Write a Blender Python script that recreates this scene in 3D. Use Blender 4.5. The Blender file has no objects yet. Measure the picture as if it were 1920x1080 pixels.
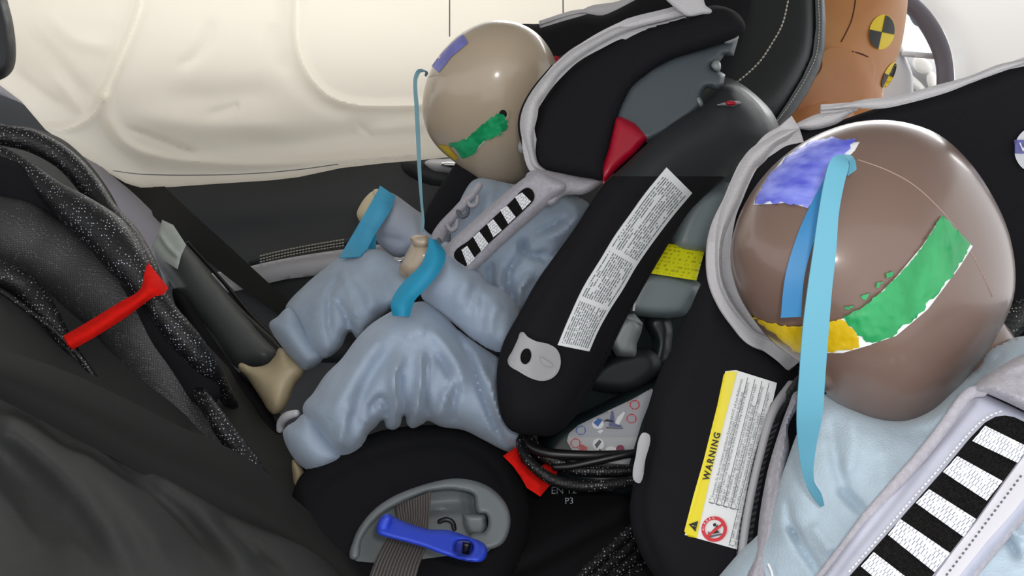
import bpy, bmesh, math, random
import numpy as np
from mathutils import Vector, Matrix, noise
from mathutils.bvhtree import BVHTree

random.seed(7)
SC = bpy.context.scene
COL = SC.collection

# ------------------------------------------------------------------ camera
FPX = 1700.0
CAM = Vector((0.0, 0.0, 1.10))
PITCH = math.radians(12.0)
cd = bpy.data.cameras.new('camera')
cd.sensor_width = 36.0
cd.lens = 36.0 * FPX / 1920.0
cd.clip_start = 0.02
cam = bpy.data.objects.new('camera', cd)
cam.location = CAM
cam.rotation_euler = (math.pi / 2 - PITCH, 0, 0)
COL.objects.link(cam)
SC.camera = cam

# ------------------------------------------------------------------ world, flash, exposure
w = bpy.data.worlds.new('world')
SC.world = w
w.use_nodes = True
bg = w.node_tree.nodes['Background']
bg.inputs[0].default_value = (0.97, 0.985, 1.0, 1)
bg.inputs[1].default_value = 1.35

fl = bpy.data.lights.new('camera_flash', 'POINT')
fl.energy = 7.0
fl.color = (1.0, 0.97, 0.93)
fl.shadow_soft_size = 0.022
flo = bpy.data.objects.new('camera_flash', fl)
flo.location = CAM + Vector((0.035, -0.01, 0.05))
COL.objects.link(flo)

# soft daylight from outside the far side of the car, shining through the windows and the translucent airbag
sn = bpy.data.lights.new('daylight', 'SUN')
sn.energy = 6.5
sn.angle = math.radians(50)
sno = bpy.data.objects.new('daylight', sn)
sno.rotation_euler = Vector((-0.45, -1.0, -0.42)).to_track_quat('-Z', 'Y').to_euler()
sno.location = (1.5, 4.0, 2.5)
COL.objects.link(sno)

SC.view_settings.view_transform = 'Standard'
SC.view_settings.look = 'None'
SC.view_settings.exposure = 0.0
SC.view_settings.gamma = 1.0
SC.view_settings.use_curve_mapping = False

# ------------------------------------------------------------------ projection helper (pixel of the 1920x1080 frame + distance -> place)
RIGHT = Vector((1, 0, 0))
FWD = Vector((0, math.cos(PITCH), -math.sin(PITCH)))
UP = Vector((0, math.sin(PITCH), math.cos(PITCH)))
_R = np.array(RIGHT); _F = np.array(FWD); _U = np.array(UP); _C = np.array(CAM)

def P(u, v, d):
    return CAM + (RIGHT * ((u - 960.0) / FPX) + UP * ((540.0 - v) / FPX) + FWD) * d

def PA(u, v, d):
    u = np.asarray(u, float); v = np.asarray(v, float); d = np.asarray(d, float)
    return _C + (((u - 960.0) / FPX)[:, None] * _R + ((540.0 - v) / FPX)[:, None] * _U + _F) * d[:, None]

# ------------------------------------------------------------------ materials
def s2l(c):
    return tuple(((x / 255.0) / 12.92 if x / 255.0 <= 0.04045 else (((x / 255.0) + 0.055) / 1.055) ** 2.4) for x in c)

def mat(name, rgb, rough=0.6, metal=0.0, spec=0.5, bump=0.0, bscale=300.0, var=0.0, vscale=20.0,
        sheen=0.0, coat=0.0, rgb2=None, detail=4.0, transl=0.0, stretch=None):
    m = bpy.data.materials.new(name)
    m.use_nodes = True
    nt = m.node_tree
    b = nt.nodes['Principled BSDF']
    c = s2l(rgb) + (1,)
    b.inputs['Base Color'].default_value = c
    b.inputs['Roughness'].default_value = rough
    b.inputs['Metallic'].default_value = metal
    b.inputs['Specular IOR Level'].default_value = spec
    if sheen:
        b.inputs['Sheen Weight'].default_value = sheen
        b.inputs['Sheen Roughness'].default_value = 0.4
    if coat:
        b.inputs['Coat Weight'].default_value = coat
        b.inputs['Coat Roughness'].default_value = 0.16
    tc = nt.nodes.new('ShaderNodeTexCoord')
    src = tc.outputs['Object']
    if stretch:
        mp = nt.nodes.new('ShaderNodeMapping')
        mp.inputs['Scale'].default_value = stretch
        nt.links.new(src, mp.inputs[0]); src = mp.outputs[0]
    if var > 0 or rgb2:
        n = nt.nodes.new('ShaderNodeTexNoise')
        n.inputs['Scale'].default_value = vscale
        n.inputs['Detail'].default_value = detail
        nt.links.new(src, n.inputs['Vector'])
        r = nt.nodes.new('ShaderNodeValToRGB')
        r.color_ramp.elements[0].position = 0.36
        r.color_ramp.elements[1].position = 0.64
        if rgb2:
            c0 = c; c1 = s2l(rgb2) + (1,)
        else:
            c0 = tuple(x * (1 - var) for x in c[:3]) + (1,)
            c1 = tuple(min(1, x * (1 + var)) for x in c[:3]) + (1,)
        r.color_ramp.elements[0].color = c0
        r.color_ramp.elements[1].color = c1
        nt.links.new(n.outputs['Fac'], r.inputs[0])
        nt.links.new(r.outputs[0], b.inputs['Base Color'])
    if bump > 0:
        n2 = nt.nodes.new('ShaderNodeTexNoise')
        n2.inputs['Scale'].default_value = bscale
        n2.inputs['Detail'].default_value = 3
        nt.links.new(src, n2.inputs['Vector'])
        bp = nt.nodes.new('ShaderNodeBump')
        bp.inputs['Strength'].default_value = bump
        bp.inputs['Distance'].default_value = 0.002
        nt.links.new(n2.outputs['Fac'], bp.inputs['Height'])
        nt.links.new(bp.outputs[0], b.inputs['Normal'])
    if transl > 0:
        t = nt.nodes.new('ShaderNodeBsdfTranslucent')
        t.inputs[0].default_value = c
        mx = nt.nodes.new('ShaderNodeMixShader')
        mx.inputs[0].default_value = transl
        out = nt.nodes['Material Output']
        nt.links.new(b.outputs[0], mx.inputs[1])
        nt.links.new(t.outputs[0], mx.inputs[2])
        nt.links.new(mx.outputs[0], out.inputs[0])
    return m

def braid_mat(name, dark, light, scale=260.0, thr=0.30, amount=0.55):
    """black braided sleeve with flash glints painted in as light flecks"""
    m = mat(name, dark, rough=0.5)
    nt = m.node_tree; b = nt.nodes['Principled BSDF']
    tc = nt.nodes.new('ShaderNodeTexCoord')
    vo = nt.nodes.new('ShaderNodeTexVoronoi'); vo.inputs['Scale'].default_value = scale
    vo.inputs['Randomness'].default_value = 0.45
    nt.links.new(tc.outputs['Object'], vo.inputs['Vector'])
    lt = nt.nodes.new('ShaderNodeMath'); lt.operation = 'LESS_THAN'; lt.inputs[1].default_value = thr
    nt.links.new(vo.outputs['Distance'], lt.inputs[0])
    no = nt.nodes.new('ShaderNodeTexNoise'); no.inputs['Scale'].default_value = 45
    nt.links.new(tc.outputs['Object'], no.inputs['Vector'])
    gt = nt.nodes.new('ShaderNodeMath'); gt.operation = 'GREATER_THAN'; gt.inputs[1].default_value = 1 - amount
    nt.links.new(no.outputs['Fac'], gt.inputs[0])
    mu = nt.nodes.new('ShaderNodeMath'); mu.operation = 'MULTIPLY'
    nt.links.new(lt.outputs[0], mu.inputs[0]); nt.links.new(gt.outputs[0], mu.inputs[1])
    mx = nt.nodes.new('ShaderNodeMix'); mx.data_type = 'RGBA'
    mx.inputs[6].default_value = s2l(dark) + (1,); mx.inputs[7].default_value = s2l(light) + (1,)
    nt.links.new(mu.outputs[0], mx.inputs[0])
    nt.links.new(mx.outputs[2], b.inputs['Base Color'])  # flash glints of the mesh are put into the base colour
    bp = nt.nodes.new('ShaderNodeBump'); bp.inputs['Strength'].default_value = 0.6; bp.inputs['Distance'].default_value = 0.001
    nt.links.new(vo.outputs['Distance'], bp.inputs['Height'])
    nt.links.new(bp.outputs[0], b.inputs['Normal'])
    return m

def print_mat(name, paper, ink, rows, words, gaps=(), rough=0.55, density=0.62, vmax=1.0):
    """paper with illegibly small rows of print laid out on the label's own UV (U along a row, V across the rows)"""
    m = mat(name, paper, rough=rough)
    nt = m.node_tree; b = nt.nodes['Principled BSDF']
    uv = nt.nodes.new('ShaderNodeUVMap')
    sx = nt.nodes.new('ShaderNodeSeparateXYZ'); nt.links.new(uv.outputs[0], sx.inputs[0])
    def M(op, a, bb=None, c=None):
        n = nt.nodes.new('ShaderNodeMath'); n.operation = op
        for i, x in enumerate((a, bb, c)):
            if x is None: continue
            if isinstance(x, (int, float)): n.inputs[i].default_value = x
            else: nt.links.new(x, n.inputs[i])
        return n.outputs[0]
    rv = M('MULTIPLY', sx.outputs[1], rows)
    fr = M('FRACT', rv); ri = M('FLOOR', rv)
    inrow = M('MULTIPLY', M('GREATER_THAN', fr, 0.25), M('LESS_THAN', fr, 0.78))
    cx = nt.nodes.new('ShaderNodeCombineXYZ')
    nt.links.new(M('MULTIPLY', sx.outputs[0], words), cx.inputs[0])
    nt.links.new(M('MULTIPLY', ri, 7.31), cx.inputs[1])
    no = nt.nodes.new('ShaderNodeTexNoise'); no.inputs['Scale'].default_value = 1.0; no.inputs['Detail'].default_value = 2
    nt.links.new(cx.outputs[0], no.inputs['Vector'])
    wd = M('LESS_THAN', no.outputs['Fac'], density)
    k = M('MULTIPLY', inrow, wd)
    # ragged line ends and paragraph breaks
    cx2 = nt.nodes.new('ShaderNodeCombineXYZ')
    nt.links.new(M('MULTIPLY', sx.outputs[0], words * 0.06), cx2.inputs[0])
    nt.links.new(M('MULTIPLY', ri, 3.7), cx2.inputs[1])
    n3 = nt.nodes.new('ShaderNodeTexNoise'); n3.inputs['Scale'].default_value = 1.0
    nt.links.new(cx2.outputs[0], n3.inputs['Vector'])
    k = M('MULTIPLY', k, M('LESS_THAN', n3.outputs['Fac'], 0.60))
    for (g0, g1) in gaps:
        ins = M('MULTIPLY', M('GREATER_THAN', sx.outputs[0], g0), M('LESS_THAN', sx.outputs[0], g1))
        k = M('MULTIPLY', k, M('SUBTRACT', 1.0, ins))
    edge = M('MULTIPLY', M('GREATER_THAN', sx.outputs[1], 0.06), M('LESS_THAN', sx.outputs[1], 0.94))
    k = M('MULTIPLY', k, edge)
    k = M('MULTIPLY', k, M('MULTIPLY', M('GREATER_THAN', sx.outputs[0], 0.015), M('LESS_THAN', sx.outputs[0], 0.985)))
    mx = nt.nodes.new('ShaderNodeMix'); mx.data_type = 'RGBA'
    mx.inputs[6].default_value = s2l(paper) + (1,); mx.inputs[7].default_value = s2l(ink) + (1,)
    nt.links.new(k, mx.inputs[0]); nt.links.new(mx.outputs[2], b.inputs['Base Color'])
    return m

def bead_mat(name, light, dark, w, h, rough=0.35):
    """reflective tape: small pale cells with darker outlines on the patch's own UV"""
    m = mat(name, light, rough=rough)
    nt = m.node_tree; b = nt.nodes['Principled BSDF']
    uv = nt.nodes.new('ShaderNodeUVMap')
    br = nt.nodes.new('ShaderNodeTexBrick'); br.inputs['Scale'].default_value = 1.0
    br.inputs['Color1'].default_value = s2l(light) + (1,); br.inputs['Color2'].default_value = s2l(light) + (1,)
    br.inputs['Mortar'].default_value = s2l(dark) + (1,)
    br.inputs['Brick Width'].default_value = w; br.inputs['Row Height'].default_value = h; br.inputs['Mortar Size'].default_value = min(w, h) * 0.11
    nt.links.new(uv.outputs[0], br.inputs['Vector'])
    no = nt.nodes.new('ShaderNodeTexNoise'); no.inputs['Scale'].default_value = 5.0
    nt.links.new(uv.outputs[0], no.inputs['Vector'])
    rp = nt.nodes.new('ShaderNodeValToRGB'); rp.color_ramp.elements[0].position = 0.52; rp.color_ramp.elements[1].position = 0.62
    nt.links.new(no.outputs['Fac'], rp.inputs[0])
    mx = nt.nodes.new('ShaderNodeMix'); mx.data_type = 'RGBA'
    mx.inputs[7].default_value = s2l(light) + (1,)
    nt.links.new(rp.outputs[0], mx.inputs[0]); nt.links.new(br.outputs['Color'], mx.inputs[6])
    nt.links.new(mx.outputs[2], b.inputs['Base Color'])
    return m

def weave_mat(name, rgb, lines, depth=0.6, rough=0.7, axis=0, rgb2=None):
    """ribbed webbing: fine ribs across the strap on its own UV"""
    m = mat(name, rgb, rough=rough)
    nt = m.node_tree; b = nt.nodes['Principled BSDF']
    uv = nt.nodes.new('ShaderNodeUVMap')
    wv = nt.nodes.new('ShaderNodeTexWave'); wv.wave_type = 'BANDS'
    wv.bands_direction = 'X' if axis == 0 else 'Y'
    wv.inputs['Scale'].default_value = lines / 6.2832 * 1.0
    wv.inputs['Distortion'].default_value = 0.3
    nt.links.new(uv.outputs[0], wv.inputs['Vector'])
    bp = nt.nodes.new('ShaderNodeBump'); bp.inputs['Strength'].default_value = depth; bp.inputs['Distance'].default_value = 0.001
    nt.links.new(wv.outputs['Fac'], bp.inputs['Height']); nt.links.new(bp.outputs[0], b.inputs['Normal'])
    if rgb2:
        mx = nt.nodes.new('ShaderNodeMix'); mx.data_type = 'RGBA'
        mx.inputs[6].default_value = s2l(rgb) + (1,); mx.inputs[7].default_value = s2l(rgb2) + (1,)
        nt.links.new(wv.outputs['Fac'], mx.inputs[0]); nt.links.new(mx.outputs[2], b.inputs['Base Color'])
    return m

# ------------------------------------------------------------------ objects
WORLD_GEO = {}

def thing(name, label, cat, at, group=None, kind=None):
    o = bpy.data.objects.new(name, None)
    o.empty_display_size = 0.05
    o.location = P(*at)
    COL.objects.link(o)
    if label: o['label'] = label
    if cat: o['category'] = cat
    if group: o['group'] = group
    if kind: o['kind'] = kind
    return o

def root_of(o):
    while o.parent: o = o.parent
    return o

def make(name, verts, faces, m, parent=None, label=None, cat=None, group=None, kind=None, uv=None, smooth=True):
    V = np.asarray(verts, float)
    if parent is not None:
        org = np.array(root_of(parent).location)
    else:
        org = 0.5 * (V.min(0) + V.max(0))
    me = bpy.data.meshes.new(name)
    me.from_pydata((V - org).tolist(), [], [tuple(int(i) for i in f) for f in faces])
    if uv is not None:
        ul = me.uv_layers.new(name='UVMap')
        idx = np.empty(len(me.loops), dtype=np.int64)
        me.loops.foreach_get('vertex_index', idx)
        ul.data.foreach_set('uv', np.asarray(uv, float)[idx].ravel())
    me.validate()
    bm = bmesh.new(); bm.from_mesh(me)
    bmesh.ops.recalc_face_normals(bm, faces=bm.faces)
    bm.to_mesh(me); bm.free()
    if smooth:
        me.polygons.foreach_set('use_smooth', [True] * len(me.polygons))
        try: me.set_sharp_from_angle(angle=math.radians(50))
        except Exception: pass
    if m is not None: me.materials.append(m)
    o = bpy.data.objects.new(name, me)
    COL.objects.link(o)
    if parent is not None:
        o.parent = parent
    else:
        o.location = Vector(org)
    if label: o['label'] = label
    if cat: o['category'] = cat
    if group: o['group'] = group
    if kind: o['kind'] = kind
    WORLD_GEO[o.name] = (V, faces)
    return o

def bvh(objs):
    if not isinstance(objs, (list, tuple)): objs = [objs]
    V = []; F = []; k = 0
    for o in objs:
        v, f = WORLD_GEO[o.name]
        V += [Vector(x) for x in v]
        F += [[int(i) + k for i in q] for q in f]
        k = len(V)
    return BVHTree.FromPolygons(V, F)

def ray_d(tree, u, v):
    dr = RIGHT * ((u - 960.0) / FPX) + UP * ((540.0 - v) / FPX) + FWD
    n = dr.normalized()
    hit = tree.ray_cast(CAM, n)
    if hit[0] is None: return None
    return (hit[0] - CAM).dot(FWD)

# ------------------------------------------------------------------ curves
def cr(pts, n=8, closed=False):
    A = np.asarray(pts, float)
    N = len(A)
    out = []
    rng = range(N) if closed else range(N - 1)
    for i in rng:
        if closed:
            p0, p1, p2, p3 = A[(i - 1) % N], A[i], A[(i + 1) % N], A[(i + 2) % N]
        else:
            p1, p2 = A[i], A[i + 1]
            p0 = A[i - 1] if i > 0 else 2 * p1 - p2
            p3 = A[i + 2] if i + 2 < N else 2 * p2 - p1
        # centripetal-ish: limit the tangents by the chord so uneven spacing does not overshoot
        c = np.linalg.norm(p2 - p1) + 1e-9
        m1 = (p2 - p0); m1 = m1 / (np.linalg.norm(m1) + 1e-9) * c
        m2 = (p3 - p1); m2 = m2 / (np.linalg.norm(m2) + 1e-9) * c
        for k in range(n):
            t = k / n
            h00 = 2 * t**3 - 3 * t**2 + 1; h10 = t**3 - 2 * t**2 + t
            h01 = -2 * t**3 + 3 * t**2; h11 = t**3 - t**2
            out.append(h00 * p1 + h10 * m1 + h01 * p2 + h11 * m2)
    if not closed: out.append(A[-1])
    return np.array(out)

def resample(A, n):
    A = np.asarray(A, float)
    s = np.concatenate([[0], np.cumsum(np.linalg.norm(np.diff(A, axis=0), axis=1))])
    t = np.linspace(0, s[-1], n)
    return np.stack([np.interp(t, s, A[:, k]) for k in range(A.shape[1])], 1)

def seg_dist(X, Y, poly, closed=True):
    """distance to a polyline, its nearest point and inside flag"""
    A = np.asarray(poly, float)
    B = np.roll(A, -1, axis=0) if closed else A[1:]
    if not closed: A = A[:-1]
    best = np.full(X.shape, 1e18); bx = np.zeros(X.shape); by = np.zeros(X.shape); bt = np.zeros(X.shape)
    ins = np.zeros(X.shape, bool)
    n = len(A)
    for i in range(n):
        ax, ay = A[i]; cx, cy = B[i]
        dx, dy = cx - ax, cy - ay
        L = dx * dx + dy * dy + 1e-12
        t = np.clip(((X - ax) * dx + (Y - ay) * dy) / L, 0, 1)
        qx = ax + t * dx; qy = ay + t * dy
        d = (X - qx)**2 + (Y - qy)**2
        k = d < best
        best = np.where(k, d, best); bx = np.where(k, qx, bx); by = np.where(k, qy, by); bt = np.where(k, (i + t) / n, bt)
        if closed and abs(cy - ay) > 1e-9:
            c = ((ay > Y) != (cy > Y)) & (X < dx * (Y - ay) / (cy - ay) + ax)
            ins ^= c
    return np.sqrt(best), bx, by, ins, bt

def depth_fn(dp):
    if callable(dp): return dp
    if isinstance(dp, (int, float)):
        return lambda u, v: np.full(np.shape(u), float(dp))
    A = np.asarray(dp, float)
    if len(A) <= 2:
        a, b = A[0], A[-1]
        dx, dy = b[0] - a[0], b[1] - a[1]; L = dx * dx + dy * dy
        return lambda u, v: a[2] + (b[2] - a[2]) * np.clip(((u - a[0]) * dx + (v - a[1]) * dy) / L, -0.3, 1.3)
    if len(A) == 3:
        M = np.stack([A[:, 0], A[:, 1], np.ones(3)], 1)
        c = np.linalg.solve(M, A[:, 2])
        return lambda u, v: c[0] * u + c[1] * v + c[2]
    # thin plate spline
    n = len(A); x = A[:, :2] / 500.0
    def U(r): return np.where(r > 1e-9, r * r * np.log(r + 1e-12), 0)
    K = U(np.linalg.norm(x[:, None] - x[None], axis=2)) + np.eye(n) * 1e-3
    Pm = np.concatenate([np.ones((n, 1)), x], 1)
    M = np.block([[K, Pm], [Pm.T, np.zeros((3, 3))]])
    c = np.linalg.solve(M, np.concatenate([A[:, 2], np.zeros(3)]))
    def f(u, v):
        u = np.asarray(u, float); v = np.asarray(v, float)
        X = np.stack([u.ravel(), v.ravel()], 1) / 500.0
        r = np.linalg.norm(X[:, None] - x[None], axis=2)
        return (U(r) @ c[:n] + c[n] + X @ c[n + 1:]).reshape(u.shape)
    return f

def blur(Z, mask, it):
    for _ in range(it):
        S = np.zeros_like(Z); Wt = np.zeros_like(Z)
        for dx in (-1, 0, 1):
            for dy in (-1, 0, 1):
                z = np.roll(np.roll(Z, dx, 0), dy, 1); k = np.roll(np.roll(mask, dx, 0), dy, 1)
                wgt = 2.0 if dx == 0 and dy == 0 else 1.0
                S += wgt * z * k; Wt += wgt * k
        Z = np.where(mask & (Wt > 0), S / np.maximum(Wt, 1e-9), Z)
    return Z

def grid_shape(outline, holes, res, smooth):
    O = cr(outline, 8, True) if smooth else np.asarray(outline, float)
    H = [cr(h, 8, True) if smooth else np.asarray(h, float) for h in holes]
    x0, y0 = O.min(0) - res * 1.5; x1, y1 = O.max(0) + res * 1.5
    gx = np.arange(x0, x1 + res, res); gy = np.arange(y0, y1 + res, res)
    X, Y = np.meshgrid(gx, gy, indexing='ij')
    d, bx, by, ins, _ = seg_dist(X, Y, O)
    for h in H:
        d2, bx2, by2, in2, _ = seg_dist(X, Y, h)
        k = d2 < d
        d = np.where(k, d2, d); bx = np.where(k, bx2, bx); by = np.where(k, by2, by)
        ins &= ~in2
    Cx = 0.25 * (X[:-1, :-1] + X[1:, :-1] + X[:-1, 1:] + X[1:, 1:]); Cy = 0.25 * (Y[:-1, :-1] + Y[1:, :-1] + Y[:-1, 1:] + Y[1:, 1:])
    _, _, _, ci, _ = seg_dist(Cx, Cy, O)
    for h in H:
        ci &= ~seg_dist(Cx, Cy, h)[3]
    # boundary vertices: used by some but not all of their four cells
    cnt = np.zeros(X.shape, int)
    cnt[:-1, :-1] += ci; cnt[1:, :-1] += ci; cnt[:-1, 1:] += ci; cnt[1:, 1:] += ci
    used = cnt > 0; bnd = used & (cnt < 4)
    X = np.where(bnd, bx, X); Y = np.where(bnd, by, Y)
    sd = np.where(ins, d, 0); sd = np.where(bnd, 0, sd)
    if not smooth:
        bi = np.argwhere(bnd)
        for poly in [O] + H:
            for (cx, cy) in poly:
                if len(bi) == 0: break
                k = np.argmin((X[bnd] - cx)**2 + (Y[bnd] - cy)**2)
                i, j = bi[k]
                if (X[i, j] - cx)**2 + (Y[i, j] - cy)**2 < (1.6 * res)**2:
                    X[i, j] = cx; Y[i, j] = cy
    return X, Y, sd, ci, used, bnd

def fold_field(X, Y, folds, res=1.0):
    Z = np.zeros(X.shape)
    for f in folds:
        pts, amp, wd = f[0], f[1], max(f[2], 1.5 * res)
        line = cr(pts, 6) if len(pts) > 2 else np.asarray(pts, float)
        d, _, _, _, t = seg_dist(X, Y, line, closed=False)
        taper = np.clip(np.minimum(t, 1 - t) / 0.18, 0.0, 1.0) if len(f) < 4 or f[3] else 1.0
        Z += amp * np.exp(-(d / wd)**2) * (0.15 + 0.85 * taper if len(f) < 4 or f[3] else 1.0)
    return Z

def solid_from_grid(X, Y, Df, Db, ci, used):
    idx = -np.ones(X.shape, int); n = int(used.sum()); idx[used] = np.arange(n)
    a = idx[:-1, :-1][ci]; b = idx[1:, :-1][ci]; c = idx[1:, 1:][ci]; d = idx[:-1, 1:][ci]
    F = np.stack([a, b, c, d], 1)
    Bk = np.stack([d, c, b, a], 1) + n
    E = {}
    for q in F:
        for k in range(4):
            e = (q[k], q[(k + 1) % 4])
            if (e[1], e[0]) in E: del E[(e[1], e[0])]
            else: E[e] = 1
    side = [(e[1], e[0], e[0] + n, e[1] + n) for e in E]
    V = np.concatenate([PA(X[used], Y[used], Df[used]), PA(X[used], Y[used], Db[used])])
    return V, F.tolist() + Bk.tolist() + side, n

def uv_of(X, Y, used, frame):
    x = X[used]; y = Y[used]
    if frame is None:
        u = (x - x.min()) / max(1e-6, x.max() - x.min()); v = 1 - (y - y.min()) / max(1e-6, y.max() - y.min())
    else:
        o, a, b = [np.asarray(k, float) for k in frame]
        M = np.stack([a - o, b - o], 1); q = np.linalg.solve(M, np.stack([x - o[0], y - o[1]]))
        u, v = q[0], q[1]
    t = np.stack([u, v], 1)
    return np.concatenate([t, t])

def pad(name, outline, dp, m, parent=None, T=0.02, r=30.0, thick=0.02, res=6.0, holes=(), smooth=True, folds=(),
        noise_amp=0.0, noise_px=60.0, back_round=False, soften=2, frame=None, power=2.0, clip=None, **kw):
    """a solid cushion-like shape: outline, its place in depth, a rounded front of height T over r pixels, and its thickness"""
    X, Y, sd, ci, used, bnd = grid_shape(outline, holes, res, smooth)
    D = depth_fn(dp)(X, Y)
    x = np.clip(sd / r, 0, 1)
    prof = (1 - (1 - x)**power)**(1.0 / power)
    prof = np.where(bnd, 0, prof)
    if soften: 
        inner = used & ~bnd
        prof = np.where(inner, blur(prof, used, soften), prof)
    Df = D - T * prof
    Z = fold_field(X, Y, folds, res) if folds else 0
    if noise_amp:
        nz = np.zeros(X.shape)
        ii = np.argwhere(used)
        for (i, j) in ii:
            nz[i, j] = noise.fractal(Vector((X[i, j] / noise_px, Y[i, j] / noise_px, len(name) * 1.7)), 1.0, 2.0, 3)
        Z = Z + noise_amp * nz
    edge = np.clip(sd / (3 * res), 0, 1)
    Df = Df - Z * (0.25 + 0.75 * edge)
    Db = D + (thick * prof + 0.001 if back_round else thick)
    if clip is not None:
        ci = ci & clip(0.25 * (X[:-1, :-1] + X[1:, :-1] + X[:-1, 1:] + X[1:, 1:]), 0.25 * (Y[:-1, :-1] + Y[1:, :-1] + Y[:-1, 1:] + Y[1:, 1:]))
        used = np.zeros(X.shape, bool)
        used[:-1, :-1] |= ci; used[1:, :-1] |= ci; used[:-1, 1:] |= ci; used[1:, 1:] |= ci
    V, F, n = solid_from_grid(X, Y, Df, Db, ci, used)
    return make(name, V, F, m, parent, uv=uv_of(X, Y, used, frame), **kw)

def conform(name, outline, target, m, parent=None, off=0.0006, thick=0.0012, res=4.0, smooth=False, frame=None, holes=(), fallback=None, relief=0.0, relief_px=10.0, rag=0.0, **kw):
    """a sheet that lies on the surface of target along the given outline"""
    if rag:
        A = np.vstack([outline, outline[:1]]); L = np.linalg.norm(np.diff(A, axis=0), axis=1).sum()
        A = resample(A, int(L / (1.6 * res)) + 4)[:-1]
        outline = [(q[0] + rag * (noise.noise(Vector((q[0] * 0.23, q[1] * 0.23, 5.5))) + 0.8 * noise.noise(Vector((q[0] * 0.6, q[1] * 0.6, 1.5)))),
                    q[1] + rag * (noise.noise(Vector((q[0] * 0.23, q[1] * 0.23, 9.5))) + 0.8 * noise.noise(Vector((q[0] * 0.6, q[1] * 0.6, 3.5))))) for q in A]
    X, Y, sd, ci, used, bnd = grid_shape(outline, holes, res, smooth)
    tree = bvh(target)
    D = np.full(X.shape, np.nan)
    for (i, j) in np.argwhere(used):
        d = ray_d(tree, X[i, j], Y[i, j])
        if d is not None: D[i, j] = d
    bad = used & np.isnan(D); good = used & ~np.isnan(D)
    if good.any():
        gi = np.argwhere(good)
        for (i, j) in np.argwhere(bad):
            k = np.argmin(((gi - (i, j))**2).sum(1)); D[i, j] = D[tuple(gi[k])] + 0.001
    else:
        D[used] = fallback if fallback else 1.0
    D[~used] = 1.0
    if relief:
        for (i, j) in np.argwhere(used):
            D[i, j] -= relief * max(0, noise.noise(Vector((X[i, j] / relief_px, Y[i, j] / relief_px, 2.2))))
    V, F, n = solid_from_grid(X, Y, D - off - thick, D - off * 0.2, ci, used)
    return make(name, V, F, m, parent, uv=uv_of(X, Y, used, frame), **kw)

def patch(name, left, right, m, parent=None, thick=0.0015, n=40, k=6, arch=0.0, target=None, off=0.0008, **kw):
    """a strip between two edges (u,v,d); with target it lies on that surface (edges then need no d)"""
    L = resample(cr(left, 8) if len(left) > 2 else left, n); Rr = resample(cr(right, 8) if len(right) > 2 else right, n)
    tree = bvh(target) if target is not None else None
    G = []; UVs = []
    last = 1.0
    for i in range(n):
        for j in range(k):
            t = j / (k - 1)
            q = L[i] * (1 - t) + Rr[i] * t
            if tree is not None:
                d = ray_d(tree, q[0], q[1])
                if d is None: d = last
                last = d
                d = d - off - thick
            else:
                d = q[2] - arch * math.sin(math.pi * t)
            G.append((q[0], q[1], d)); UVs.append((i / (n - 1), t))
    G = np.array(G)
    front = PA(G[:, 0], G[:, 1], G[:, 2])
    g = front.reshape(n, k, 3)
    du = np.gradient(g, axis=0); dv = np.gradient(g, axis=1)
    nn = np.cross(du, dv); nn /= (np.linalg.norm(nn, axis=2, keepdims=True) + 1e-12)
    # keep the normal pointing towards the viewer's side consistently
    sgn = np.sign((nn * (_C - g)).sum(2)); s = 1.0 if np.nanmean(sgn) >= 0 else -1.0
    back = (g - nn * s * thick).reshape(-1, 3)
    N = n * k
    F = []
    for i in range(n - 1):
        for j in range(k - 1):
            a = i * k + j; F.append((a, a + 1, a + k + 1, a + k)); F.append((a + N, a + k + N, a + k + 1 + N, a + 1 + N))
    for i in range(n - 1):
        a = i * k; F.append((a, a + k, a + k + N, a + N)); b = i * k + k - 1; F.append((b, b + N, b + k + N, b + k))
    for j in range(k - 1):
        a = j; F.append((a, a + N, a + 1 + N, a + 1)); b = (n - 1) * k + j; F.append((b, b + 1, b + 1 + N, b + N))
    return make(name, np.concatenate([front, back]), F, m, parent, uv=np.array(UVs + UVs), **kw)

def limb(name, path, m, parent=None, seg=16, n=8, flat=1.0, ripple=0.0, ripple_n=10, build=True, **kw):
    """a rounded tube through (u, v, d, radius in metres); flat squashes it along the viewing direction"""
    A = cr(np.array([tuple(P(q[0], q[1], q[2])) + (q[3],) for q in path]), n)
    pts = A[:, :3]; rad = np.maximum(A[:, 3], 1e-4)
    tan = np.gradient(pts, axis=0); tan /= np.linalg.norm(tan, axis=1)[:, None]
    # rounded ends
    head = [(pts[0] - tan[0] * rad[0] * math.sin(a) * 0.8, rad[0] * math.cos(a), tan[0]) for a in (1.45, 1.1, 0.6)]
    tail = [(pts[-1] + tan[-1] * rad[-1] * math.sin(a) * 0.8, rad[-1] * math.cos(a), tan[-1]) for a in (0.6, 1.1, 1.45)]
    rings = head + [(pts[i], rad[i], tan[i]) for i in range(len(pts))] + tail
    V = []; UVs = []
    for q, (c, r, t) in enumerate(rings):
        b = _F - t * np.dot(_F, t); nb = np.linalg.norm(b)
        b = b / nb if nb > 0.05 else _U
        a = np.cross(t, b)
        rr = r * (1 + ripple * math.sin(q * 2 * math.pi * ripple_n / len(rings))) if ripple else r
        for k in range(seg):
            th = 2 * math.pi * k / seg
            V.append(c + a * rr * math.cos(th) + b * rr * flat * math.sin(th)); UVs.append((q / len(rings), k / seg))
    F = []
    for q in range(len(rings) - 1):
        for k in range(seg):
            k2 = (k + 1) % seg
            F.append((q * seg + k, q * seg + k2, (q + 1) * seg + k2, (q + 1) * seg + k))
    F.append(tuple(range(seg))[::-1]); F.append(tuple((len(rings) - 1) * seg + k for k in range(seg)))
    if not build: return np.array(V), F
    return make(name, V, F, m, parent, uv=UVs, **kw)

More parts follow.
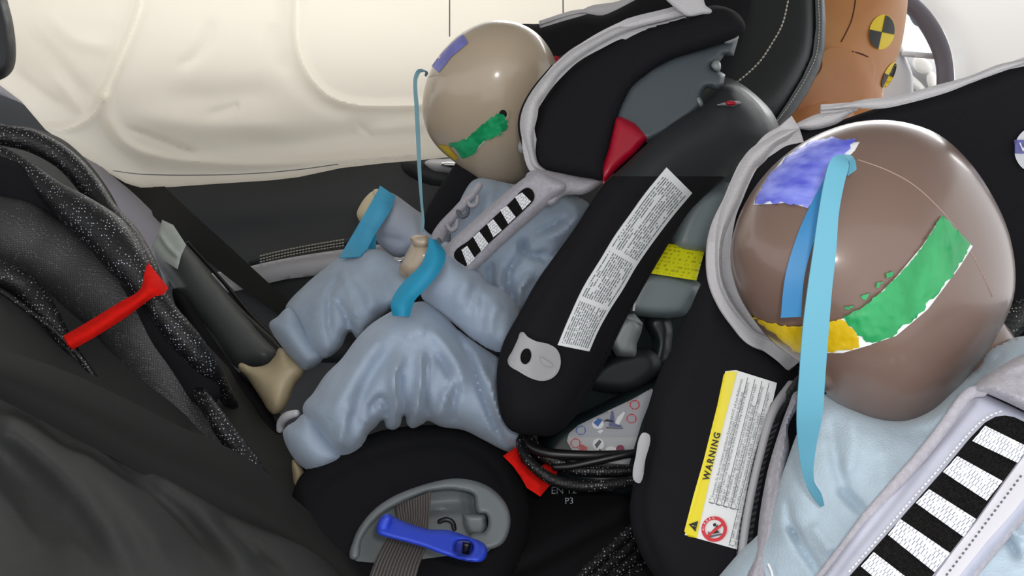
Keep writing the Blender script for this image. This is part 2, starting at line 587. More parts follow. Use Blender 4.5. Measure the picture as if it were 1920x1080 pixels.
def blob(name, outline, center, d, bf, bb, m, parent=None, rings=26, power=2.0, tilt=(0, 0), bumps=(), **kw):
    """a closed rounded body (a head): its outline, a centre, how far it swells towards and away from the viewer.
    tilt: change of depth per pixel, bumps: (u, v, radius px, height m)"""
    O = resample(np.vstack([cr(outline, 8, True), cr(outline, 8, True)[:1]]), 97)[:-1]
    c = np.asarray(center, float); S = len(O)
    V = []; F = []
    def pt(ph, o):
        rho = math.sin(ph)
        q = c + (o - c) * rho
        z = math.cos(ph)
        zz = math.copysign(abs(z)**(2.0 / power), z)
        dd = d - (bf if zz > 0 else bb) * zz + tilt[0] * (q[0] - c[0]) + tilt[1] * (q[1] - c[1])
        for (bu, bv, br, bh) in bumps:
            if z > 0: dd -= bh * math.exp(-(((q[0] - bu)**2 + (q[1] - bv)**2) / (br * br)))
        return PA([q[0]], [q[1]], [dd])[0]
    V.append(pt(0, c))
    K = rings * 2
    for k in range(1, K):
        for o in O: V.append(pt(math.pi * k / K, o))
    V.append(pt(math.pi, c))
    for s in range(S):
        s2 = (s + 1) % S
        F.append((0, 1 + s, 1 + s2))
        for k in range(K - 2):
            a = 1 + k * S
            F.append((a + s, a + S + s, a + S + s2, a + s2))
        e = 1 + (K - 2) * S
        F.append((e + s, len(V) - 1, e + s2))
    return make(name, V, F, m, parent, **kw)

def capsules(name, segs, rad, m, parent, target=None, d=None, off=0.0006, **kw):
    """a run of short stitches lying on target, one part"""
    tree = bvh(target) if target is not None else None
    V = []; F = []
    for (a, b) in segs:
        da = (ray_d(tree, *a) if tree else d); db = (ray_d(tree, *b) if tree else d)
        if da is None or db is None: continue
        v, f = limb('x', [(a[0], a[1], da - off, rad), (b[0], b[1], db - off, rad)], None, seg=6, n=2, build=False)
        k = len(V); V += list(v); F += [tuple(i + k for i in q) for q in f]
    if not V: return None
    return make(name, V, F, m, parent, **kw)

def dashes(line, on, gap):
    A = cr(line, 10); L = np.concatenate([[0], np.cumsum(np.linalg.norm(np.diff(A, axis=0), axis=1))])
    out = []; t = 0
    while t + on < L[-1]:
        f = lambda s: (np.interp(s, L, A[:, 0]), np.interp(s, L, A[:, 1]))
        out.append((f(t), f(t + on))); t += on + gap
    return out

FONT_CACHE = {}
def text_geo(s, res=2, bold=0.0, space=1.0):
    cu = bpy.data.curves.new('t', 'FONT'); cu.body = s; cu.resolution_u = res; cu.offset = bold; cu.space_character = space
    ob = bpy.data.objects.new('t', cu); COL.objects.link(ob)
    dg = bpy.context.evaluated_depsgraph_get()
    me = bpy.data.meshes.new_from_object(ob.evaluated_get(dg))
    v = np.array([x.co[:2] for x in me.vertices]) if len(me.vertices) else np.zeros((0, 2))
    f = [tuple(p.vertices) for p in me.polygons]
    bpy.data.objects.remove(ob); bpy.data.curves.remove(cu); bpy.data.meshes.remove(me)
    return v, f

def write(name, lines, target, m, parent, off=0.0022, res=2, bold=0.0, space=1.0, **kw):
    """lines of (text, origin px, px per em along the line, direction px, up px): ink lying on target"""
    tree = bvh(target)
    V = []; F = []
    for (s, o, size, ax, stretch) in lines:
        v, f = text_geo(s, res, bold, space)
        if not len(v): continue
        ax = np.asarray(ax, float); ax = ax / np.linalg.norm(ax)
        upv = np.array([ax[1], -ax[0]])
        wv = (v[:, 0].max() - v[:, 0].min())
        sc = size if stretch is None else stretch / wv
        k = len(V)
        for q in v:
            px = np.asarray(o, float) + ax * q[0] * sc + upv * q[1] * size
            d = ray_d(tree, px[0], px[1])
            if d is None: d = 0.75
            V.append(PA([px[0]], [px[1]], [d - off])[0])
        F += [tuple(i + k for i in q) for q in f]
    if not V: return None
    return make(name, V, F, m, parent, smooth=False, **kw)

def ring_px(c, r, n=28, sq=1.0, ang=0.0):
    out = []
    for k in range(n):
        a = 2 * math.pi * k / n
        x, y = r * math.cos(a), r * sq * math.sin(a)
        out.append((c[0] + x * math.cos(ang) - y * math.sin(ang), c[1] + x * math.sin(ang) + y * math.cos(ang)))
    return out

# ================================================================== MATERIALS
M_BLACKFAB = mat('black_fabric', (29, 29, 32), rough=0.95, spec=0.12, bump=0.2, bscale=1400, var=0.06, vscale=500)
M_SEATFAB = mat('dark_seat_fabric', (57, 58, 58), rough=0.7, spec=0.4, bump=0.15, bscale=1200, var=0.05, vscale=300)
M_SHEATH = braid_mat('flecked_grey_sheath', (52, 52, 54), (150, 152, 156), 420, 0.17, 0.52)  # light flecks stand for flash glints on the sheath
M_BELT = weave_mat('black_belt_webbing', (17, 17, 17), 1.0, 0.0, rough=0.8)
M_TAUPE = weave_mat('taupe_belt_webbing', (96, 90, 88), 26, 1.0, axis=1, rgb2=(58, 54, 53))
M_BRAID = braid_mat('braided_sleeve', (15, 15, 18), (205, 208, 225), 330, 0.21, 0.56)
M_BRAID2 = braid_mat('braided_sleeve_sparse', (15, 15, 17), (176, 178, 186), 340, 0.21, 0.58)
M_CABLE = mat('black_cable', (22, 22, 24), rough=0.35, spec=0.5)
M_RUBBER = mat('black_rubber', (18, 19, 21), rough=0.28, spec=0.5)
M_RED = mat('red_hook_and_loop', (226, 24, 14), rough=0.85, spec=0.2, bump=0.15, bscale=900, var=0.08, vscale=90)
M_AIRBAG = mat('airbag_cloth', (244, 240, 232), rough=0.42, spec=0.5, bump=0.03, bscale=40, transl=0.6)
M_DOOR = mat('dark_door_trim', (58, 60, 63), rough=0.55, spec=0.35, bump=0.12, bscale=900)
M_DOORDK = mat('black_door_trim', (36, 38, 41), rough=0.5, spec=0.35)
M_SILVER = mat('satin_silver_trim', (202, 201, 207), rough=0.4, metal=0.1)
M_CHROME = mat('chrome', (225, 226, 228), rough=0.12, metal=1.0)
M_PILLAR = mat('lilac_grey_trim', (150, 147, 154), rough=0.6, spec=0.3)
M_BOLST = mat('charcoal_leather', (94, 98, 99), rough=0.42, spec=0.45, bump=0.06, bscale=900)
M_PAPERTAPE = mat('pale_masking_tape', (206, 216, 212), rough=0.7, var=0.04, vscale=60)
M_SKIN = mat('beige_dummy_skin', (176, 159, 138), rough=0.4, spec=0.35, coat=0.7)
M_SKIN2 = mat('cream_dummy_skin', (206, 190, 156), rough=0.45, spec=0.4, var=0.05, vscale=30)
M_BROWN = mat('brown_dummy_skin', (114, 92, 82), rough=0.38, spec=0.35, coat=0.6, bump=0.03, bscale=900)
M_BROWN2 = mat('brown_mould_line', (150, 127, 117), rough=0.4)
M_PJ = mat('blue_fleece', (164, 179, 198), rough=0.95, spec=0.1, bump=0.35, bscale=700, var=0.07, vscale=22, sheen=0.25)
M_PJ2 = mat('pale_blue_fleece', (178, 195, 208), rough=0.95, spec=0.1, bump=0.35, bscale=700, var=0.06, vscale=22, sheen=0.25)
M_PJGREY = mat('blue_grey_fleece', (164, 171, 186), rough=0.95, spec=0.1, bump=0.35, bscale=700, var=0.05, vscale=22, sheen=0.25)
M_GFELT = mat('grey_felt', (172, 169, 178), rough=0.95, spec=0.1, bump=0.5, bscale=1200, var=0.08, vscale=300, sheen=0.2)
M_GSATIN = mat('pale_grey_satin', (182, 184, 200), rough=0.5, spec=0.3, var=0.04, vscale=60)
M_GBAND = mat('white_grey_band', (206, 204, 212), rough=0.6, spec=0.3)
M_TRIM = mat('light_grey_piping', (196, 194, 197), rough=0.8, spec=0.2, bump=0.5, bscale=350, stretch=(1, 1, 3))
M_BLKSLOT = mat('black_velour', (22, 21, 21), rough=0.95, spec=0.1, bump=0.4, bscale=1200, var=0.5, vscale=900)
M_TRAY = mat('slate_grey_plastic', (112, 118, 121), rough=0.45, spec=0.4)
M_PLAST = mat('blue_grey_plastic', (76, 84, 90), rough=0.45, spec=0.4, bump=0.08, bscale=1200)
M_PLASTDK_LITFAB = mat('dark_teal_plastic_and_lit_fabric', (34, 38, 41), rough=0.6, spec=0.4, bump=0.08, bscale=1200)  # base plastic, and the bolster's upper end toned as the lit part
M_PLASTDD = mat('deep_teal_plastic', (30, 40, 41), rough=0.4, spec=0.45)
M_PLASTGR = mat('grey_plastic', (128, 140, 143), rough=0.4, spec=0.45)
M_PLASTLT = mat('mid_grey_plastic', (140, 146, 148), rough=0.4, spec=0.45)
M_CRIMSON = mat('crimson_fabric', (158, 4, 38), rough=0.38, spec=0.5)
M_WHITE = mat('white_label', (236, 238, 240), rough=0.5)
M_INK = mat('black_ink', (22, 20, 18), rough=0.6)
M_INKGR = mat('grey_ink', (92, 96, 104), rough=0.6)
M_INKRED = mat('red_ink', (214, 34, 46), rough=0.5)
M_INKBLUE = mat('blue_ink', (52, 104, 178), rough=0.5)
M_YEL = mat('label_yellow', (240, 222, 18), rough=0.45)
M_HIYEL = print_mat('fluorescent_yellow_label', (250, 250, 6), (205, 200, 8), 8, 16, density=0.48)
M_LABEL = print_mat('printed_instructions', (240, 243, 245), (126, 131, 136), 15, 120,
                    gaps=((0.235, 0.26), (0.515, 0.54), (0.965, 1.0)), density=0.58)
M_TABGR = mat('grey_rubber_tab', (165, 164, 168), rough=0.55)
M_BLUELEV = mat('blue_plastic', (44, 70, 196), rough=0.4, spec=0.45)
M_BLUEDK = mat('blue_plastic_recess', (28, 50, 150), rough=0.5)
M_TEALTAPE = mat('teal_blue_paper_tape', (28, 146, 186), rough=0.65, var=0.04, vscale=50)
M_TEALTAPE2 = mat('light_teal_paper_tape', (66, 160, 200), rough=0.65, var=0.06, vscale=50)
M_RIB = mat('sky_blue_ribbon', (92, 156, 178), rough=0.5, spec=0.4, bump=0.05, bscale=1500)
M_RIBDK = mat('mid_blue_ribbon', (44, 118, 170), rough=0.5, spec=0.4)
M_STRING = mat('grey_teal_string', (104, 146, 158), rough=0.6)
M_PURP = mat('violet_paint', (84, 92, 206), rough=0.4, rgb2=(140, 150, 236), vscale=48, detail=2, bump=0.3, bscale=150, stretch=(1.0, 1.0, 2.2))
M_PURP2 = mat('violet_tape', (104, 104, 180), rough=0.5, rgb2=(120, 122, 196), vscale=60)
M_GREEN = mat('green_paint', (24, 136, 74), rough=0.35, rgb2=(50, 164, 98), vscale=22, detail=3, bump=0.4, bscale=70, stretch=(2.2, 1, 1))
M_GREEN2 = mat('deep_green_paint', (8, 140, 84), rough=0.35, rgb2=(34, 170, 108), vscale=90, detail=3, bump=0.3, bscale=160)
M_YPAINT = mat('yellow_paint', (204, 168, 14), rough=0.35, rgb2=(224, 192, 46), vscale=60, detail=3, bump=0.4, bscale=120)
M_LEATH = mat('black_leather', (34, 36, 38), rough=0.42, spec=0.4, bump=0.1, bscale=700)
M_LEATHGR = mat('charcoal_welt_leather', (84, 88, 91), rough=0.5, spec=0.4, bump=0.1, bscale=700)
M_THREAD = mat('pale_thread', (196, 192, 178), rough=0.7)
M_ORANGE = mat('orange_dummy_skin', (206, 148, 92), rough=0.35, spec=0.5, rgb2=(190, 124, 76), vscale=6)
M_ORLINE = mat('dark_mould_line', (96, 52, 34), rough=0.6)
M_MKY = mat('marker_yellow', (240, 208, 20), rough=0.4)
M_MKB = mat('marker_black', (40, 38, 36), rough=0.5)
M_WHEEL = mat('dark_grey_wheel_leather', (84, 80, 88), rough=0.5)
M_CARWHITE = mat('white_car_trim', (240, 238, 234), rough=0.5)
M_CARGREY = mat('grey_car_trim', (196, 196, 200), rough=0.5)
M_FLOOR = mat('black_carpet', (24, 24, 25), rough=1.0, spec=0.1, bump=0.6, bscale=400)
M_REFL = bead_mat('reflective_tape', (240, 241, 245), (104, 108, 132), 0.07, 0.30)
M_REFL2 = bead_mat('reflective_tape_dull', (226, 226, 230), (120, 122, 132), 0.3, 0.16)
M_PEN = mat('pale_blue_pen', (236, 246, 250), rough=0.6)
M_MESH = weave_mat('grey_black_mesh_webbing', (96, 94, 96), 60, 1.0, rough=0.6, axis=0, rgb2=(24, 24, 26))

# ================================================================== THE SETTING
fz = 0.30
make('floor', [(-2.4, -0.3, fz), (2.8, -0.3, fz), (2.8, 2.3, fz), (-2.4, 2.3, fz), (-2.4, -0.3, fz - 0.03), (2.8, -0.3, fz - 0.03), (2.8, 2.3, fz - 0.03), (-2.4, 2.3, fz - 0.03)],
     [(0, 1, 2, 3), (7, 6, 5, 4), (0, 4, 5, 1), (1, 5, 6, 2), (2, 6, 7, 3), (3, 7, 4, 0)], M_FLOOR, smooth=False,
     label='black carpeted car floor under the seats', kind='structure')

rz = 1.52
make('ceiling', [(-1.6, 0.02, rz), (1.3, 0.02, rz), (1.3, 1.62, rz), (-1.6, 1.62, rz), (-1.6, 0.02, rz + 0.05), (1.3, 0.02, rz + 0.05), (1.3, 1.62, rz + 0.05), (-1.6, 1.62, rz + 0.05)],
     [(0, 1, 2, 3), (7, 6, 5, 4), (0, 4, 5, 1), (1, 5, 6, 2), (2, 6, 7, 3), (3, 7, 4, 0)], mat('pale_headliner', (200, 198, 192), rough=0.95, bump=0.2, bscale=600), smooth=False,
     label='pale fabric headliner under the car roof', kind='structure')

# far rear door behind the curtain airbag
door = thing('door_1', 'dark far rear car door below the cream curtain airbag', None, (620, 900, 1.62), kind='structure')
dpanel = pad('door_panel', [(-140, 165), (1300, 165), (1320, 1000), (-140, 1000)], [(300, 300, 1.58), (900, 300, 1.56), (600, 800, 1.50)], M_DOOR, door,
             T=0.02, r=60, thick=0.05, res=16, smooth=False, folds=[([(240, 470), (500, 440), (900, 400)], -0.012, 30, False)])
pad('armrest_recess', [(395, 545), (470, 512), (640, 482), (760, 470), (980, 455), (1000, 640), (420, 660)], 1.50, M_DOORDK, door, T=0.015, r=20, thick=0.06, res=9)
inl = pad('silver_inlay', [(385, 520), (440, 506), (498, 492), (560, 480), (640, 468), (735, 456), (800, 455), (805, 492), (700, 500), (600, 516), (535, 524), (445, 545), (402, 548)],
          1.47, M_SILVER, door, T=0.006, r=6, thick=0.04, res=6)
# stitched piping above the inlay
limb('piping', [(470, 492, 1.455, 0.006), (520, 478, 1.452, 0.006), (580, 466, 1.45, 0.006), (645, 455, 1.45, 0.006), (760, 440, 1.45, 0.006)], M_DOOR, door, seg=10)
segs = []
for o in (-6, 0, 5):
    segs += dashes([(488, 486 + o), (520, 478 + o), (580, 466 + o), (645, 455 + o)], 2.6, 3.2)
capsules('stitching', segs, 0.0011, M_THREAD, door, d=1.443, kind='stuff')
hb = pad('handle_recess', [(752, 304), (790, 295), (870, 296), (880, 356), (820, 352), (775, 336)], 1.54, M_DOORDK, door, T=0.012, r=14, thick=0.03, res=6)
dh = pad('door_handle', [(796, 303), (830, 298), (870, 300), (872, 322), (820, 322), (803, 314)], 1.515, M_SILVER, door, T=0.016, r=9, thick=0.02, res=4)
pad('handle_lip', [(824, 306), (860, 304), (872, 312), (835, 313)], 1.495, M_CHROME, dh, T=0.005, r=5, thick=0.01, res=3)
limb('handle_pull', [(690, 490, 1.46, 0.008), (720, 494, 1.455, 0.008), (755, 489, 1.45, 0.008)], M_CHROME, door, seg=12)

# lilac grey pillar strip and dark trim to the left
tr1 = thing('trim_1', 'lilac grey strip of pillar trim beside the black belt', None, (230, 420, 1.4), kind='structure')
pad('trim_strip', [(-30, 120), (40, 175), (100, 235), (160, 285), (205, 325), (250, 362), (300, 412), (330, 450), (300, 560), (262, 500), (225, 430), (195, 380), (160, 345), (110, 270), (50, 200), (-30, 160)],
    [(0, 150, 1.52), (300, 500, 1.36)], M_PILLAR, tr1, T=0.012, r=18, thick=0.03, res=6)
pad('window_corner_trim', [(-60, -60), (2, -60), (14, 0), (24, 40), (30, 90), (27, 125), (14, 143), (-10, 152), (-60, 150)], 1.30, M_DOOR, tr1, T=0.03, r=20, thick=0.06, res=6)

# ================================================================== CURTAIN AIRBAG
bag = thing('curtain_airbag', 'large cream curtain airbag hanging deployed across the far side windows', 'airbag', (500, 350, 1.5))
bot = [(-90, 120), (0, 160), (40, 190), (85, 243), (150, 290), (200, 322), (235, 343), (265, 353), (330, 350), (400, 345), (510, 338), (560, 332), (640, 315), (720, 306), (780, 301), (870, 292), (1000, 285), (1240, 275)]
cells = [([(272, -60), (262, 20), (235, 90), (196, 182)], -0.014, 9, False),
         ([(196, 182), (203, 225), (240, 272), (300, 294), (380, 303), (480, 307), (640, 299), (780, 288)], -0.013, 11, False),
         ([(196, 182), (172, 218), (135, 238), (100, 244), (80, 240)], -0.014, 9, False),
         ([(567, -60), (557, 20), (560, 90), (580, 140), (610, 175), (650, 193), (720, 199), (860, 192)], -0.012, 8, False),
         ([(545, -60), (535, 20), (540, 90), (562, 150), (600, 190), (640, 208)], 0.006, 14, False)]
wr = [([(395, 30), (390, 70), (365, 105), (330, 128)], 0.006, 12), ([(380, 218), (430, 205), (450, 196)], 0.005, 9), ([(235, 238), (300, 262), (380, 292)], 0.007, 6),
      ([(90, 20), (140, 70), (215, 90)], -0.008, 16), ([(60, 60), (120, 130), (170, 190)], 0.007, 14), ([(20, 130), (70, 170), (120, 205)], 0.006, 12),
      ([(100, 140), (140, 190), (160, 220)], -0.005, 10), ([(300, 180), (420, 180), (520, 170)], 0.008, 26), ([(250, 215), (380, 235), (560, 238)], -0.007, 22),
      ([(420, 260), (560, 268), (720, 240)], 0.007, 24), ([(510, 40), (520, 90), (540, 140)], 0.006, 14), ([(690, 245), (760, 236), (810, 232)], -0.004, 12), ([(670, 230), (700, 260)], 0.003, 6)]
bagm = pad('airbag_cushion', bot + [(1300, 270), (1300, -120), (-90, -120)], [(0, 200, 1.44), (600, 250, 1.47), (1200, 150, 1.40), (600, -100, 1.50)], M_AIRBAG, bag,
           T=0.055, r=70, thick=0.03, res=4, smooth=False, folds=cells + wr, noise_amp=0.0015, noise_px=140, soften=5)
for line in ([(843, -40), (843, 68)], [(1055, -40), (1056, 30)]):
    capsules('vertical_seam', [(line[0], line[1])], 0.0009, M_INKGR, bag, target=bagm, off=0.0005)
capsules('hem_seam', dashes([(212, 320), (270, 327), (400, 328), (480, 325), (560, 318), (640, 307)], 9, 0.2), 0.0007, M_INKGR, bag, target=bagm, off=0.0004)

# ================================================================== REAR BENCH OF THE CAR (left and bottom)
bench = thing('rear_bench_seat', 'black fabric rear bench of the car filling the bottom and left', 'car seat', (300, 1300, 0.75))
bback = pad('backrest', [(-420, 200), (-120, 225), (0, 235), (60, 240), (130, 270), (200, 350), (262, 470), (330, 580), (420, 680), (500, 770), (545, 830), (570, 900), (600, 1000), (690, 1180), (-420, 1180)],
    [(0, 260, 1.14), (200, 400, 1.20), (500, 780, 1.14), (0, 700, 0.86), (300, 800, 0.94), (0, 1080, 0.66), (300, 1080, 0.72), (600, 1080, 0.80)], M_SEATFAB, bench, T=0.03, r=40, thick=0.10, res=8,
    folds=[([(-40, 770), (60, 830), (170, 940), (260, 1080)], 0.030, 34), ([(60, 770), (180, 850), (330, 960), (430, 1090)], -0.022, 24), ([(130, 830), (220, 920), (330, 1070)], 0.020, 26),
           ([(-20, 850), (50, 940), (90, 1080)], -0.012, 40), ([(250, 880), (400, 980), (480, 1090)], 0.022, 30), ([(400, 960), (450, 1010), (540, 1090)], -0.02, 12)], noise_amp=0.002, noise_px=90)
bcush = pad('seat_cushion', [(520, 860), (600, 830), (900, 830), (1100, 845), (1300, 860), (1500, 900), (1500, 1200), (480, 1200), (480, 900)],
    [(560, 900, 1.08), (1000, 880, 1.06), (1300, 900, 1.0), (600, 1080, 0.92), (1000, 1080, 0.86), (1300, 1080, 0.82)], M_BLACKFAB, bench, T=0.02, r=40, thick=0.2, res=9,
    folds=[([(930, 1090), (1000, 1058), (1090, 1010), (1190, 960)], -0.016, 5, False), ([(960, 1100), (1100, 1025), (1190, 975)], 0.006, 14, False)])
pad('side_bolster', [(290, 470), (335, 452), (360, 470), (410, 530), (460, 590), (505, 640), (522, 665), (500, 690), (470, 688), (445, 690), (425, 670), (380, 610), (330, 545)],
    [(300, 480, 1.32), (500, 680, 1.24)], M_BOLST, bench, T=0.035, r=34, thick=0.06, res=5, soften=4)
limb('bolster_seam', [(345, 462, 1.32, 0.004), (400, 530, 1.30, 0.006), (450, 590, 1.27, 0.009), (500, 640, 1.25, 0.011), (530, 672, 1.24, 0.010)], M_RUBBER, bench, seg=12)
limb('bolster_piping', [(352, 455, 1.34, 0.003), (420, 530, 1.32, 0.003), (470, 590, 1.29, 0.004), (522, 645, 1.26, 0.004)], M_RUBBER, bench, seg=10)
pad('bolster_edge', [(330, 540), (390, 620), (440, 690), (470, 720), (500, 760), (535, 830), (560, 900), (575, 960), (548, 950), (525, 880), (490, 810), (440, 740), (390, 680), (340, 600)],
    [(350, 570, 1.24), (550, 930, 1.06)], M_BLACKFAB, bench, T=0.025, r=22, thick=0.05, res=5)
limb('bolster_strap', [(452, 700, 1.17, 0.003), (505, 760, 1.14, 0.006), (535, 820, 1.11, 0.006), (548, 880, 1.08, 0.005), (545, 915, 1.06, 0.003)], M_DOOR, bench, seg=10, flat=0.5)

patch('seat_belt', [(190, 296, 1.52), (240, 358, 1.43), (293, 410, 1.38), (350, 457, 1.36), (430, 522, 1.34), (540, 604, 1.32)],
      [(262, 296, 1.52), (317, 358, 1.43), (370, 408, 1.38), (430, 462, 1.36), (500, 527, 1.34), (575, 592, 1.32)], M_BELT, thick=0.0025,
      label='black seat belt webbing crossing the far door beside the pillar trim', cat='seat belt')
patch('seat_belt', [(-400, 545, 0.74), (-60, 640, 0.78), (0, 655, 0.80), (110, 690, 0.83), (230, 745, 0.85), (333, 798, 0.87), (463, 858, 0.885), (560, 942, 0.87), (650, 1020, 0.84), (720, 1100, 0.80)],
      [(-400, 600, 0.73), (-60, 722, 0.77), (0, 748, 0.78), (100, 800, 0.80), (200, 852, 0.815), (300, 905, 0.83), (400, 957, 0.84), (500, 1005, 0.84), (590, 1060, 0.82), (640, 1110, 0.80)], M_BELT, thick=0.004, k=10, arch=0.012,
      label='wide black belt band running diagonally across the lower left seat', cat='seat belt')

tp = pad('masking_tape', [(304, 412), (325, 422), (349, 459), (340, 478), (333, 505), (305, 487), (284, 462), (297, 435)], [(300, 430, 1.30), (335, 490, 1.245)], M_PAPERTAPE, T=0.003, r=6, thick=0.002, res=3, smooth=False,
    folds=[([(300, 440), (318, 466), (336, 482)], 0.006, 4, False)], label='crumpled piece of pale masking tape stuck on the charcoal bolster', cat='tape')

# cable bundle with braided sleeves
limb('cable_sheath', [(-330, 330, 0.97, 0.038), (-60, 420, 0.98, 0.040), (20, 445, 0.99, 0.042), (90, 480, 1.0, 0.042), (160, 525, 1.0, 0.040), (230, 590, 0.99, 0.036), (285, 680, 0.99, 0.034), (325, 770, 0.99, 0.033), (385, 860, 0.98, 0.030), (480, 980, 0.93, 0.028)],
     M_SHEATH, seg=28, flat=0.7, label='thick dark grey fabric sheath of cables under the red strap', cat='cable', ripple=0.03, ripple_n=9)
limb('cable_sheath', [(-330, 250, 0.99, 0.030), (-60, 330, 1.0, 0.030), (30, 360, 1.01, 0.032), (100, 420, 1.02, 0.032), (180, 490, 1.01, 0.030), (250, 560, 0.99, 0.026), (330, 650, 0.98, 0.02), (380, 740, 0.99, 0.02)],
     M_BLACKFAB, seg=24, flat=0.7, label='black fabric cable sleeve between the grey sheath and braided cables', cat='cable')
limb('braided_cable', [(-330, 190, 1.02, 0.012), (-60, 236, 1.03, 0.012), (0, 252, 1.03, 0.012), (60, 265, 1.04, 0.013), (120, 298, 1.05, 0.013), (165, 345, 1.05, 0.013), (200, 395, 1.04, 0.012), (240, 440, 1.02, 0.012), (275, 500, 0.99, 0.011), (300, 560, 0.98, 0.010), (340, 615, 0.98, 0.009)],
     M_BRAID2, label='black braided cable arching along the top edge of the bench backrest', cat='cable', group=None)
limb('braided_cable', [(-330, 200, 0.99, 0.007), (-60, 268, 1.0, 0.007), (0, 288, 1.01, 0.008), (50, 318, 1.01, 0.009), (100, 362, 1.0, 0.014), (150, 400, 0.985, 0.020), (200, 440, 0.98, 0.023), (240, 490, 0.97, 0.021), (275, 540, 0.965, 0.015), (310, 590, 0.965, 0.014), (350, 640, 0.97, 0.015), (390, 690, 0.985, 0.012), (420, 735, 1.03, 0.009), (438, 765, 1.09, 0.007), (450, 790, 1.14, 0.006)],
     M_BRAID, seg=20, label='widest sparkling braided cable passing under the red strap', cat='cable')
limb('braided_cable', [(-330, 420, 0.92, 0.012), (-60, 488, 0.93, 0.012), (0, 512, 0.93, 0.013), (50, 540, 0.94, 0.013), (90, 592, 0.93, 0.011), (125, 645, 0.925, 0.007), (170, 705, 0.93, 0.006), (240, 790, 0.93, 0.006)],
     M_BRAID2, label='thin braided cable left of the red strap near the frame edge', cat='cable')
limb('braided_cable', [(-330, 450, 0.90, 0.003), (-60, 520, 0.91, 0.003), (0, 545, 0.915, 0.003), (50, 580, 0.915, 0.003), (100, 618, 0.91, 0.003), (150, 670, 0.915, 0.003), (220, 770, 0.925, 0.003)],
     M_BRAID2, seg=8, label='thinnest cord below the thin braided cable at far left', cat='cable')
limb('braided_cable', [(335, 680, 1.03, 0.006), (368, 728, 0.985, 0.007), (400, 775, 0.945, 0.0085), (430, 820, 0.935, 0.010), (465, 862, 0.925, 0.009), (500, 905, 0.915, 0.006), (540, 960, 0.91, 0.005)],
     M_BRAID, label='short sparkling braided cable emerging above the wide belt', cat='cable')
patch('red_strap', [(118, 630, 0.905), (160, 606, 0.93), (225, 566, 0.945), (262, 543, 0.945), (270, 515, 0.95), (276, 490, 0.965)],
      [(136, 656, 0.90), (185, 628, 0.925), (235, 596, 0.94), (290, 556, 0.94), (306, 552, 0.945), (316, 540, 0.96)], M_RED, thick=0.003, n=50, k=10, arch=0.010,
      label='red hook and loop strap wrapped around the cable bundle', cat='strap')

# ================================================================== FRONT SEAT, ADULT DUMMY, STEERING WHEEL (upper right)
fs = thing('front_seat', 'black leather front car seat with pale stitching and grey welt', 'car seat', (1450, 600, 1.4))
fsb = pad('backrest', [(1180, -120), (1545, -120), (1546, 0), (1549, 42), (1546, 93), (1537, 129), (1515, 174), (1487, 214), (1464, 236), (1445, 246), (1470, 420), (1480, 900), (1180, 900)],
    [(1200, 0, 1.28), (1500, 0, 1.25), (1400, 300, 1.22)], M_LEATH, fs, T=0.05, r=70, thick=0.12, res=7, smooth=False, soften=4,
    folds=[([(1526, -90), (1529, 56), (1523, 104), (1504, 146), (1476, 191), (1445, 236)], -0.010, 4, False)])
conform('welt', [(1527, -60), (1530, 50), (1524, 102), (1505, 145), (1478, 190), (1447, 236), (1446, 244), (1464, 235), (1486, 213), (1514, 173), (1536, 128), (1545, 92), (1548, 42), (1545, 0), (1543, -60)], fsb, M_LEATHGR, fs, off=0.002, thick=0.003, res=4)
capsules('stitching', dashes([(1482, -20), (1478, 0), (1467, 45), (1447, 82), (1422, 118), (1380, 155), (1340, 178)], 3.4, 4.2), 0.0012, M_THREAD, fs, target=fsb, kind='stuff')
capsules('stitching', dashes([(1533, -20), (1536, 50), (1530, 104), (1511, 146), (1484, 190), (1452, 234)], 3.0, 3.0), 0.0007, M_THREAD, fs, target=fsb, off=0.006, kind='stuff')

ad = thing('adult_dummy', 'orange skinned adult crash test dummy head beyond the black leather front seat', 'dummy', (1580, 600, 1.5))
adh = blob('head', [(1560, -150), (1660, -130), (1700, -60), (1702, 0), (1699, 34), (1690, 87), (1679, 118), (1664, 150), (1656, 172), (1655, 200), (1635, 235), (1570, 262), (1480, 262), (1440, 200), (1450, 60), (1480, -80)],
           (1580, 60), 1.46, 0.075, 0.08, M_ORANGE, ad, power=2.4)
cheek = conform('face_pad', [(1545, 96), (1580, 90), (1615, 104), (1638, 112), (1643, 125), (1643, 150), (1636, 172), (1634, 186), (1590, 196), (1540, 205), (1500, 225), (1510, 170), (1540, 130)], adh, M_ORANGE, ad, off=0.006, thick=0.008, res=5, smooth=True)
limb('neck', [(1520, 190, 1.46, 0.075), (1500, 280, 1.46, 0.08), (1480, 420, 1.46, 0.12)], M_ORANGE, ad, seg=20)
capsules('mould_line', dashes([(1605, -30), (1604, 0), (1597, 37), (1586, 62), (1574, 84)], 8, 0.1), 0.0011, M_ORLINE, ad, target=adh, off=0.0002)
capsules('mould_line', dashes([(1599, 97), (1615, 101), (1630, 108)], 6, 0.1), 0.0013, M_ORLINE, ad, target=[adh, cheek], off=0.0002)

